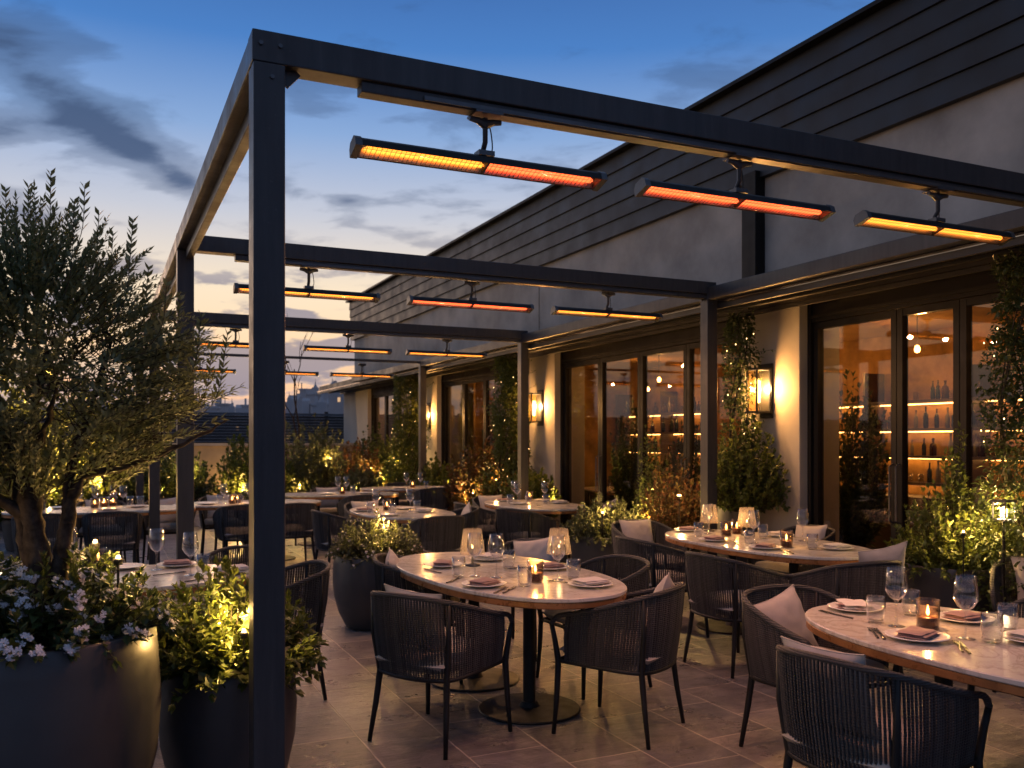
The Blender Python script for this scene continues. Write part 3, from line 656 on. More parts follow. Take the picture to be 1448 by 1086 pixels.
def pillow_proto():
    m = cushion_mesh(.215, .20, .13, 9, .55, 2.6)
    m.v = [(x*(1-.10*(1-abs(y/.20)**2)*(abs(x)/.215)**2), y*(1-.10*(1-abs(x/.215)**2)*(abs(y)/.20)**2), zz+.008*noise.noise(Vector((x*14, y*14, 1 if zz > 0 else 4)))*(1 if abs(x) < .2 and abs(y) < .19 else 0)) for x, y, zz in m.v]
    t = thing('throw_pillow', 'p', 'cushion'); m.build('cover', M['pillow'], t, True)
    e = [(-.2145, -.1995), (.2145, -.1995), (.2145, .1995), (-.2145, .1995), (-.2145, -.1995)]; m = MB(); pts = []
    for (x0, y0), (x1, y1) in zip(e, e[1:]):
        for k in range(8):
            f = k/8; x = x0+(x1-x0)*f; y = y0+(y1-y0)*f
            pts.append((x*(1-.10*(1-min(1, abs(y/.20))**2)*min(1, abs(x)/.215)**2), y*(1-.10*(1-min(1, abs(x/.215))**2)*min(1, abs(y)/.20)**2), 0))
    pts.append(pts[0]); m.tube(pts, .0035, 5, caps=False).build('piping', M['pillow'], t, True)
    return Proto(t)
PL = pillow_proto()
def chair(x, y, deg, label, group, pillow=None, twist=0, side=0, lift=0):
    CH.put((x, y, 0), R(deg), label, 'chair', group)
    if pillow:
        # leans against the inside of the back
        r = R(deg); dx = -.165; c = Vector((x+math.cos(r)*dx-math.sin(r)*side, y+math.sin(r)*dx+math.cos(r)*side, .64+lift))
        o = PL.put(c, 0, pillow, 'cushion', 'throw pillows on the chairs', sc=(.80, .90, .9))
        q = Matrix.Rotation(r+R(twist*.4), 4, 'Z') @ Matrix.Rotation(R(72), 4, 'Y') @ Matrix.Rotation(R(twist), 4, 'Z')
        o.rotation_euler = q.to_euler()

# ------------------------------------------------------------------ tables
def sellipse(hx, hy, e=2.35, n=72):
    out = []
    for k in range(n):
        a = 2*math.pi*k/n; c, s = math.cos(a), math.sin(a)
        out.append((hx*math.copysign(abs(c)**(2/e), c), hy*math.copysign(abs(s)**(2/e), s)))
    return out
def slab(m, hx, hy, z0, z1, bev=.004, e=2.35):
    rings = [(z0, -bev), (z0+bev, 0), (z1-bev, 0), (z1, -bev)]; n = 72; vs = []
    for zz, d in rings: vs += [(x, y, zz) for x, y in sellipse(hx+d, hy+d, e)]
    fs = [(i*n+k, i*n+(k+1) % n, (i+1)*n+(k+1) % n, (i+1)*n+k) for i in range(3) for k in range(n)]+[tuple(range(n-1, -1, -1)), tuple(range(3*n, 4*n))]
    m.add(vs, fs); return m
def make_table(hx, hy, sep):
    t = thing('dining_table', 't', 'table')
    slab(MB(), hx, hy, .728, .75).build('marble_top', M['marble'], t, 'auto')
    slab(MB(), hx-.004, hy-.004, .694, .7275).build('edge_band', M['wood_edge'], t, 'auto')
    for s in ((-1, 1) if sep else (0,)):
        p = MB().tube([(0, s*sep, .02), (0, s*sep, .693)], .036, 14); p.box(-.22, .22, s*sep-.03, s*sep+.03, .672, .693); q = p.build('pedestal', M['black'], t, 'auto')
        MB().lathe([(0, .001), (.29, .001), (.295, .008), (.29, .014), (.06, .024), (.045, .05), (0, .05)], 36, (0, s*sep, 0)).build('base_disc', M['black'], q, 'auto')
    return Proto(t)
TA = make_table(.515, 1.03, .36); TB = make_table(.52, .92, .3)
TBL = {  # name: proto, x, y, rot, hx, hy, label
 1: (TA, 2.22, 4.98, 4, .515, 1.03), 2: (TB, 3.27, 2.38, 0, .52, .92), 3: (TA, 4.76, 5.58, 0, .515, 1.03), 4: (TB, 4.95, 10.05, 0, .52, .92), 5: (TB, 3.08, 9.65, 0, .52, .92),
 6: (TB, 3.25, 13.3, 80, .52, .92), 7: (TB, 4.85, 14.5, 90, .52, .92), 8: (TA, -.16, 5.72, 88, .515, 1.03), 9: (TA, .02, 11.45, 90, .515, 1.03), 10: (TB, 1.75, 11.9, 90, .52, .92),
 11: (TB, 7.75, 7.9, 0, .52, .92), 12: (TB, 7.75, 12.5, 0, .52, .92)}
TN = {1: 'the whole oval table in the foreground', 2: 'the candlelit table cut off by the right edge', 3: 'the table below the nearest wall lantern', 4: 'the table below the second wall lantern',
      5: 'the table right behind the flowering aisle pot', 6: 'the farthest table at the end of the aisle', 7: 'the far table below the third wall lantern', 8: 'the table behind the two foreground planters',
      9: 'the long far table behind the olive trunk', 10: 'the far table between the two left posts', 11: 'the indoor table behind the nearest glass doors', 12: 'the indoor table behind the middle glass doors'}
TL = {1: 'oval marble dining table standing whole in the foreground', 2: 'oval marble dining table with lit candle, cut off by the right edge', 3: 'long marble table below the nearest wall lantern', 4: 'marble table below the second wall lantern',
      5: 'small marble table right behind the flowering aisle pot', 6: 'farthest table, at the end of the aisle', 7: 'far table below the third wall lantern', 8: 'marble table half hidden by the two foreground planters',
      9: 'long far table seen behind the olive trunk', 10: 'far table between the two left pergola posts', 11: 'indoor table behind the nearest glass doors', 12: 'indoor table behind the middle glass doors'}
for k, (P, x, y, r, hx, hy) in TBL.items():
    P.put((x, y, 0), R(r), TL[k], 'table', 'dining tables')

# ------------------------------------------------------------------ tableware
def fix(P, n, c): P.root.name = n; P.root['category'] = c; return P
def glassware():
    w = MB().lathe([(0, .0), (.036, .001), (.037, .003), (.012, .007), (.0045, .016), (.004, .10), (.010, .112), (.030, .130), (.045, .155), (.0475, .172), (.044, .205), (.037, .255), (.0362, .2555), (.0357, .255), (.0428, .205), (.0463, .172), (.0437, .156), (.029, .132), (.008, .114), (0, .113)], 28)
    o = w.build('wine_glass', M['glass'], None, True)
    t2 = MB().lathe([(0, 0), (.034, .001), (.0375, .008), (.041, .06), (.0395, .115), (.0383, .115), (.0395, .06), (.0355, .014), (0, .011)], 24).build('water_tumbler', M['glass'], None, True)
    c = thing('candle_holder', 'c', 'candle')
    MB().lathe([(0, 0), (.044, .001), (.047, .006), (.0475, .125), (.0462, .125), (.0455, .01), (0, .008)], 24).build('glass_cup', M['amberglass'], c, True)
    MB().lathe([(0, .0085), (.0448, .009), (.0448, .05), (.04, .053), (0, .052)], 20).build('wax', M['wax'], c, True)
    MB().lathe([(0, .056), (.006, .063), (.0075, .072), (.004, .088), (0, .102)], 10).build('flame', M['flame'], c, True)
    lamp(c, (0, 0, .112), 1.5, (1, .58, .22), .008, name='candle_light')
    s = thing('table_lamp', 's', 'lamp')
    MB().lathe([(0, 0), (.05, .001), (.05, .01), (.008, .016), (.006, .11), (0, .11)], 20).build('stem', M['steel2'], s, True)
    MB().lathe([(.082, .075), (.058, .235), (.056, .235), (.080, .075)], 28).build('lamp_shade', M['shade'], s, True)
    MB().lathe([(0, .11), (.005, .112), (.006, .122), (.004, .13), (0, .133)], 10).build('bulb', M['bulb'], s, True)
    lamp(s, (0, 0, .16), .35, (1, .60, .25), .012)
    p = MB().lathe([(0, .002), (.07, .002), (.078, .006), (.122, .016), (.125, .018), (.121, .020), (.078, .011), (0, .009)], 36).build('dinner_plate', M['china'], None, True)
    def nap(mat, hx, hy, h):
        m = MB()
        for k, (dx, dy, a) in enumerate(((0, 0, 0), (.004, -.003, .02), (-.003, .004, -.015))):
            n = cushion_mesh(hx-.004*k, hy-.004*k, h/3, 6, .18, 9); ca, sa = math.cos(a), math.sin(a)
            m.add([(x*ca-y*sa+dx, x*sa+y*ca+dy, zz+h*(k+.5)/3*.92+.004*noise.noise(Vector((x*20, y*20, k)))) for x, y, zz in n.v], n.f)
        return m.build('folded_napkin', mat, None, True)
    nm, nw = nap(M['mauve'], .085, .06, .026), nap(M['white_linen'], .095, .07, .024)
    k = MB().bar((-.105, 0, .0045), (.02, 0, .0045), .011, .006); k.bar((.021, 0, .004), (.105, .001, .0035), .017, .003); kn = k.build('table_knife', M['cutlery'], None, False, .0012)
    f = MB().bar((-.10, 0, .0045), (.035, 0, .0045), .009, .005)
    f.box(.036, .056, -.012, .012, .004, .007)
    for q in (-.0098, -.0033, .0033, .0098): f.box(.0565, .098, q-.0016, q+.0016, .004, .007)
    fk = f.build('table_fork', M['cutlery'], None)
    for ob, c_ in ((o, 'wine glass'), (t2, 'tumbler'), (p, 'plate'), (nm, 'napkin'), (nw, 'napkin'), (kn, 'knife'), (fk, 'fork')): tag(ob, 'x', c_)
    return dict(W=Proto(o), T=Proto(t2), C=Proto(c), S=Proto(s), P=Proto(p), M=Proto(nm), N=Proto(nw), K=Proto(kn), F=Proto(fk))
G = glassware()
KN = dict(W='tall clear wine glass', T='clear water tumbler', C='amber glass candle holder', S='small pale shaded table lamp', P='round white plate', M='mauve folded napkin', N='white folded napkin', K='dark table knife', F='dark table fork')
CN = dict(W='wine glass', T='tumbler', C='candle', S='lamp', P='plate', M='napkin', N='napkin', K='knife', F='fork')
ORD = ['leftmost', 'second from left', 'third from left', 'fourth from left', 'fifth from left', 'sixth from left', 'seventh from left', 'eighth from left', 'ninth from left', 'tenth from left']
def dress(tid, items):
    """items: (kind, photo x, photo y of its foot, turn)"""
    P, tx, ty, tr, hx, hy = TBL[tid]; placed = []
    for it in items:
        k, x, y = it[:3]; turn = it[3] if len(it) > 3 else random.uniform(-20, 20)
        p = at(x, y, .7505)
        c, s = math.cos(-R(tr)), math.sin(-R(tr)); lx, ly = (p.x-tx)*c-(p.y-ty)*s, (p.x-tx)*s+(p.y-ty)*c
        inset = {'P': .14, 'W': .05, 'S': .1, 'C': .06, 'T': .05}.get(k, .10)
        rr = (abs(lx)/(hx-inset))**2.35+(abs(ly)/(hy-inset))**2.35
        if rr > 1: f = rr**(-1/2.35); lx *= f; ly *= f
        c, s = math.cos(R(tr)), math.sin(R(tr)); placed.append([k, tx+lx*c-ly*s, ty+lx*s+ly*c, turn])
    # keep standing things and plates apart
    rad = dict(W=.05, T=.046, C=.055, S=.06, P=.128, M=0, N=0, K=.012, F=.012)
    for _ in range(60):
        for a in range(len(placed)):
            for b in range(a+1, len(placed)):
                A, B = placed[a], placed[b]
                if rad[A[0]] == 0 or rad[B[0]] == 0: continue
                dx, dy = B[1]-A[1], B[2]-A[2]; d = math.hypot(dx, dy) or 1e-4; need = rad[A[0]]+rad[B[0]]
                if d < need:
                    q = (need-d)/2/d; A[1] -= dx*q; A[2] -= dy*q; B[1] += dx*q; B[2] += dy*q
    plates = [q for q in placed if q[0] == 'P']
    byk = {}
    for q in placed: byk.setdefault(q[0], []).append(q)
    for k, L in byk.items():
        L.sort(key=lambda q: proj((q[1], q[2], .75))[0])
        for i, (kk, x, y, turn) in enumerate(L):
            zz = .7505
            if kk in 'MN' and plates:
                pl = min(plates, key=lambda q: math.hypot(q[1]-x, q[2]-y))
                if math.hypot(pl[1]-x, pl[2]-y) < .3: x, y = pl[1], pl[2]; zz = .7505+.0185 if kk == 'N' else .7505+.0135
            nm = KN[kk] if len(L) == 1 else f'{ORD[i]} {KN[kk]}'
            if len(L) > 1 and i == len(L)-1: nm = f'rightmost {KN[kk]}'
            G[kk].put((x, y, zz), R(turn), f'{nm} on {TN[tid]}', CN[kk], f'{CN[kk]}s on {TN[tid]}')
def dress2(tid, loc_items):
    """items in table coordinates"""
    P, tx, ty, tr, hx, hy = TBL[tid]; c, s = math.cos(R(tr)), math.sin(R(tr))
    dress(tid, [(k, *proj((tx+lx*c-ly*s, ty+lx*s+ly*c, .7505)), tn) for k, lx, ly, tn in loc_items])
dress(1, [('P', 684, 829), ('M', 684, 829, 30), ('P', 632, 801), ('M', 632, 801, 60), ('P', 835, 829), ('N', 835, 829, 10), ('P', 781, 803), ('M', 781, 803, 10), ('P', 690, 792), ('N', 690, 792, 40),
          ('W', 667, 815), ('W', 702, 817), ('W', 790, 820), ('T', 653, 815), ('T', 719, 804), ('T', 742, 829), ('T', 810, 819), ('C', 757, 823), ('S', 663, 800), ('S', 794, 800),
          ('K', 720, 835, 48), ('F', 708, 836, 46), ('K', 636, 822, 50), ('F', 644, 820, 50), ('F', 612, 808, 100), ('F', 795, 824, 120), ('K', 742, 803, 0)])
dress(2, [('P', 1209, 863), ('M', 1209, 863, 25), ('P', 1297, 904), ('M', 1297, 904, 20), ('P', 1364, 878), ('M', 1364, 878, 5), ('P', 1462, 908), ('N', 1462, 908, 5),
          ('K', 1244, 897, 52), ('F', 1236, 896, 52), ('K', 1364, 917, 48), ('F', 1356, 915, 46), ('F', 1182, 870, 90), ('F', 1334, 868, 60), ('N', 1254, 858, 60),
          ('T', 1242, 881), ('T', 1288, 870), ('T', 1399, 908), ('T', 1425, 893), ('W', 1264, 885), ('W', 1370, 904), ('C', 1312, 889)])
dress(3, [('P', 973, 750), ('M', 973, 750, 10), ('P', 1010, 765), ('M', 1010, 765, 20), ('P', 1082, 776), ('M', 1082, 776, 30), ('P', 1181, 777), ('N', 1181, 777, 5), ('P', 1105, 758), ('N', 1105, 758, 5),
          ('W', 1001, 755), ('W', 1066, 768), ('W', 1135, 765), ('T', 988, 758), ('T', 1060, 771), ('T', 1079, 761), ('T', 1150, 777), ('C', 1027, 758), ('C', 1112, 774), ('C', 1042, 755), ('S', 996, 751), ('S', 1056, 757),
          ('K', 1117, 781, 60), ('F', 1109, 781, 60), ('K', 1040, 768, 60)])
dress(4, [('P', 734, 713), ('P', 786, 712), ('N', 786, 712, 5), ('P', 712, 709), ('M', 712, 709, 5), ('P', 775, 706), ('W', 731, 711), ('W', 768, 709), ('W', 724, 706), ('T', 722, 712), ('T', 747, 712), ('T', 777, 712), ('C', 752, 708)])
dress(5, [('P', 510, 723), ('M', 510, 723, 5), ('P', 600, 724), ('N', 600, 724, 5), ('P', 572, 720), ('W', 532, 724), ('W', 580, 723), ('T', 524, 725), ('T', 555, 727), ('T', 590, 722), ('C', 547, 722), ('P', 545, 730)])
dress(6, [('W', 478, 698), ('W', 490, 698), ('C', 484, 699), ('T', 500, 698), ('P', 462, 699), ('P', 515, 698)])
dress(7, [('W', 597, 690), ('W', 575, 690), ('C', 583, 690), ('T', 605, 690), ('P', 565, 691), ('P', 612, 690)])
dress(8, [('W', 99, 803), ('W', 227, 805), ('W', 274, 813), ('W', 12, 800), ('T', 293, 811), ('P', 259, 800), ('M', 259, 800, 0), ('P', 319, 810), ('N', 319, 810, 10), ('P', 60, 812), ('N', 60, 812, 0), ('P', 180, 802), ('K', 286, 820, 30), ('F', 240, 812, 20), ('C', 150, 800)])
dress(9, [('W', 112, 718), ('W', 138, 717), ('W', 177, 717), ('W', 166, 714), ('W', 222, 715), ('C', 134, 719), ('C', 144, 717), ('C', 160, 716), ('T', 150, 716), ('T', 184, 715), ('T', 206, 714), ('P', 192, 717), ('P', 85, 719), ('P', 155, 721)])
dress(10, [('W', 318, 713), ('W', 351, 711), ('C', 327, 713), ('C', 336, 712), ('T', 311, 712), ('T', 342, 714), ('P', 294, 713), ('P', 352, 715)])
dress2(11, [('W', -.2, .5, 0), ('W', .2, .2, 0), ('W', -.2, -.3, 0), ('T', -.1, .3, 0), ('T', .2, -.2, 0), ('C', 0, 0, 0), ('C', .1, -.6, 0), ('W', -.25, .05, 0)])
dress2(12, [('W', -.2, .4, 0), ('C', 0, 0, 0), ('W', -.2, -.3, 0), ('T', 0, .3, 0)])

# ------------------------------------------------------------------ chairs placed
cg = lambda n: f'chairs around {TN[n]}'
chair(1.60, 4.40, 32, 'woven armchair in front left of the foreground table, its back to us', cg(1), 'pillow peeping over the back of the front left foreground chair', 4)
chair(2.56, 4.11, 124, 'woven armchair in front right of the foreground table', cg(1), 'pillow leaning in the right corner of the front right foreground chair', 20, -.13)
chair(1.93, 5.60, -24, 'armchair at the left side of the foreground table with pale pillow', cg(1), 'pale pillow on the chair left of the foreground table', 8)
chair(2.88, 4.95, 183, 'armchair at the right side of the foreground table, seat towards us', cg(1))
chair(2.85, 5.98, 212, 'armchair at the far end of the foreground table behind the glasses', cg(1), 'pillow on the far chair of the foreground table', 10)
chair(2.61, 2.45, 9, 'largest woven armchair, in the bottom right corner with its back to us', cg(2), 'long grey blue pillow above the back of the largest armchair', 0, .06)
chair(3.20, 3.37, -88, 'woven armchair with upright pillow at the left end of the right table', cg(2), 'big upright pillow on the chair at the left end of the right table', 13, -.03, -.04)
chair(4.08, 2.72, 182, 'armchair across the right table, cut by the picture edge', cg(2))
chair(5.38, 3.66, 215, 'armchair at the right edge in front of the leafy climber', 'chairs at the right edge', 'pillow on the chair at the right edge', 6)
chair(3.97, 4.92, 3, 'woven armchair with its back to us in front of the lantern-side table', cg(3))
chair(4.05, 5.98, 2, 'armchair on the left of the lantern-side table, near the low planter', cg(3))
chair(4.47, 4.42, 84, 'armchair at the right end of the lantern-side table with upright pillow', cg(3), 'upright pale pillow at the right end of the lantern-side table', -10, -.15, .07)
chair(4.62, 6.98, -88, 'armchair at the far left end of the lantern-side table', cg(3), 'wide pillow on the chair at the far end of the lantern-side table', 0)
chair(5.52, 6.05, 180, 'armchair between the lantern-side table and the pillar', cg(3), 'pillow on the chair against the pillar', 5)
chair(4.28, 10.2, 0, 'taller looking armchair left in front of the table below the second lantern', cg(4))
chair(4.42, 9.2, 25, 'armchair in front of the table below the second lantern', cg(4))
chair(4.85, 11.0, -90, 'armchair at the far end of the table below the second lantern', cg(4), 'pillow on the far chair below the second lantern', 0)
chair(5.55, 9.55, 165, 'armchair right of the table below the second lantern', cg(4), 'tilted pillow on the chair right of the second lantern table', 20)
chair(2.42, 9.75, 5, 'armchair left of the table behind the flowering pot', cg(5))
chair(3.0, 10.6, -85, 'armchair at the far end of the table behind the flowering pot', cg(5), 'pillow on the far chair behind the flowering pot', 0)
chair(3.62, 9.5, 170, 'armchair right of the table behind the flowering pot', cg(5), 'pillow on the right chair behind the flowering pot', -15)
chair(3.12, 8.72, 95, 'armchair near side of the table behind the flowering pot', cg(5))
chair(2.45, 12.9, 20, 'armchair at the end of the aisle beside the small round pot', cg(6))
chair(3.3, 14.0, -90, 'farthest armchair on the far side of the aisle-end table', cg(6), 'small pillow on the farthest aisle chair', 0)
chair(3.4, 12.5, 90, 'armchair near side of the aisle-end table', cg(6))
chair(4.9, 13.8, 90, 'armchair with back to us below the third lantern', cg(7))
chair(4.9, 15.2, -90, 'armchair on the far side of the third lantern table', cg(7))
chair(5.2, 13.75, 100, 'second armchair with back to us below the third lantern', cg(7)) if False else None
chair(.78, 6.45, 215, 'armchair with cream cushion beyond the planter-hidden table', cg(8))
chair(.98, 5.55, 178, 'armchair peeping out right of the front post', cg(8))
chair(-.15, 6.6, -90, 'armchair on the far side of the planter-hidden table', cg(8))
chair(-.85, 6.6, -90, 'armchair on the far side of the planter-hidden table at the left edge', cg(8), 'pillow on the left edge chair', 0)
chair(-.55, 10.75, 90, 'leftmost armchair along the near side of the long far table', cg(9))
chair(.12, 10.75, 90, 'middle armchair along the near side of the long far table', cg(9))
chair(.0, 12.25, -90, 'armchair on the far side of the long far table', cg(9), 'pale pillow beyond the long far table', 0)
chair(.78, 12.2, -95, 'far side armchair at the right end of the long far table', cg(9), 'pillow at the right end of the long far table', 8)
chair(1.55, 11.2, 90, 'armchair near side of the table between the left posts', cg(10))
chair(2.15, 11.25, 95, 'right hand armchair near side of the table between the left posts', cg(10))
chair(1.5, 12.65, -90, 'armchair far side of the table between the left posts', cg(10), 'pale pillow on the far chair between the left posts', 0)
chair(7.1, 7.9, 0, 'indoor armchair behind the nearest glass doors', 'indoor chairs')
chair(7.1, 12.3, 0, 'indoor armchair behind the middle glass doors', 'indoor chairs', 'pale pillow on the indoor chair', 0)
# ------------------------------------------------------------------ planters
def pot(x, y, r, h, label, shape='round', name='planter_pot'):
    t = thing(name, label, 'plant pot', (x, y, 0), 0)
    if shape == 'round': pr = [(0, .001), (r*.62, .001), (r*.70, h*.03), (r*.86, h*.22), (r*.97, h*.46), (r, h*.68), (r*.975, h*.9), (r*.955, h-.006), (r*.945, h), (r*.90, h), (r*.895, h-.01), (r*.90, h-.06)]
    elif shape == 'bowl': pr = [(0, .001), (r*.80, .001), (r*.84, h*.03), (r*.93, h*.4), (r*.985, h*.85), (r*1.0, h-.008), (r*.99, h), (r*.94, h), (r*.93, h-.01), (r*.92, h-.06)]
    MB().lathe(pr, 56).build('pot_body', M['pot'], t, 'auto')
    m = MB().lathe([(0, 0), (r*.5, .012), (r*.915, -.004)], 30, (0, 0, h-.055)); m.build('soil', M['soil'], t, True)
    return t
def leafquad(m, p, d, ln, wd, rnd, bend=.15):
    d = d.normalized(); s = d.cross(Vector((rnd.uniform(-.5, .5), rnd.uniform(-.5, .5), 1))).normalized(); u = s.cross(d).normalized()
    a = p; b = p+d*ln*.45+s*wd*.5+u*wd*.12; c = p+d*ln-u*ln*bend; e = p+d*ln*.45-s*wd*.5+u*wd*.12; md = p+d*ln*.5-u*wd*.05
    m.add([a, b, c, e, md], [(0, 1, 4), (1, 2, 4), (2, 3, 4), (3, 0, 4)])
def rdir(rnd):
    while 1:
        v = Vector((rnd.uniform(-1, 1), rnd.uniform(-1, 1), rnd.uniform(-1, 1)))
        if .05 < v.length < 1: return v.normalized()
def shrub(*A, **K):
    A = list(A)
    if len(A) > 11: A[10] *= 1.12; A[11] *= 1.45
    else: K['ll'] = .045; K['lw'] = .026
    return shrub0(*A, **K)
def shrub0(x, y, z0, rx, hz, label, name='leafy_shrub', mat='leaf', shoots=120, per=22, ll=.04, lw=.018, flowers=0, seed=1, droop=.0, cat='shrub', spread=.25, ry=None, pw=1.0, up=.35, stemmat='twig', start=.25, fr=.016, hmin=.25):
    rnd = random.Random(seed); t = thing(name, label, cat, (x, y, z0)); ml = MB(); ms = MB(); mf = MB(); my = MB(); ry = ry or rx
    for i in range(shoots):
        a = rnd.uniform(0, 2*math.pi); q = math.sqrt(rnd.random())
        el = rnd.uniform(hmin, 1)
        ex = math.cos(a)*q; ey = math.sin(a)*q; prof = math.sqrt(max(.02, 1-q*q))**pw
        end = Vector((ex*rx, ey*ry, hz*(.18+.82*prof)*el*rnd.uniform(.85, 1.12)))
        if q > .7 and droop: end.z -= droop*rnd.random()
        st = Vector((ex*rx*spread, ey*ry*spread, 0))
        mid = st.lerp(end, .5)+Vector((ex*rx*.14, ey*ry*.14, .02))+rdir(rnd)*.02
        P = catmull([st, mid, end], 4)
        ms.tube(P, [.004-.003*k/(len(P)-1) for k in range(len(P))], 4, caps=False)
        L = arclen(P)
        for k in range(per):
            f = start+(1-start)*(k+rnd.random()*.6)/per
            p = samp(P, L, min(f, 1)*L[-1]); tg = (samp(P, L, min(1, f+.05)*L[-1])-samp(P, L, max(0, f-.05)*L[-1])).normalized()
            d = (rdir(rnd)+tg*.55+Vector((0, 0, up))).normalized(); s = rnd.uniform(.65, 1.15)
            leafquad(ml, p, d, ll*s, lw*s, rnd)
        for k in range(3): leafquad(ml, end, (tg+rdir(rnd)*.35).normalized(), ll*.9, lw*.8, rnd)
        if flowers and rnd.random() < flowers:
            c = end+Vector((0, 0, .012)); nd = (Vector((ex, ey, .8))+rdir(rnd)*.3).normalized()
            for k in range(9):
                cc = c+rdir(rnd)*fr*1.1; o1 = nd.orthogonal().normalized(); o2 = nd.cross(o1)
                for j in range(5):
                    aa = j*2*math.pi/5+k; dd = (o1*math.cos(aa)+o2*math.sin(aa)); sd = nd.cross(dd)
                    mf.add([cc, cc+dd*fr*.55+sd*fr*.3, cc+dd*fr*.8+nd*.002, cc+dd*fr*.55-sd*fr*.3], [(0, 1, 2, 3)])
            my.lathe([(0, -.002), (.003, 0), (.0015, .003), (0, .0035)], 5, tuple(c+nd*.006))
    ms.build('stem', M[stemmat], t); ml.build('foliage', M[mat], t)
    if mf.v: f = mf.build('flowers', M['petal'], t); my.build('flower_centre', M['stamen'], f)
    return t
def spot_light(x, y, z, watts, label, colr=(1, .57, .17), r=.008, side=(0, -1, 0), stake=.12):
    t = thing('garden_spotlight', label, 'garden light', (x, y, z), 0, 'warm garden spotlights among the plants')
    MB().tube([(0, 0, -stake), (0, 0, 0)], .005, 6).build('stake', M['black'], t)
    MB().lathe([(0, 0), (.016, .001), (.018, .02), (.014, .024)], 12).build('lamp_body', M['black'], t, True)
    MB().lathe([(0, .022), (r, .024), (r*1.05, .029), (r*.7, .036), (0, .038)], 10).build('bulb', M['bulb'], t, True)
    lamp(t, (side[0]*.03, side[1]*.03, .065), watts*4.2, colr, .012, name='spot_light'); return t

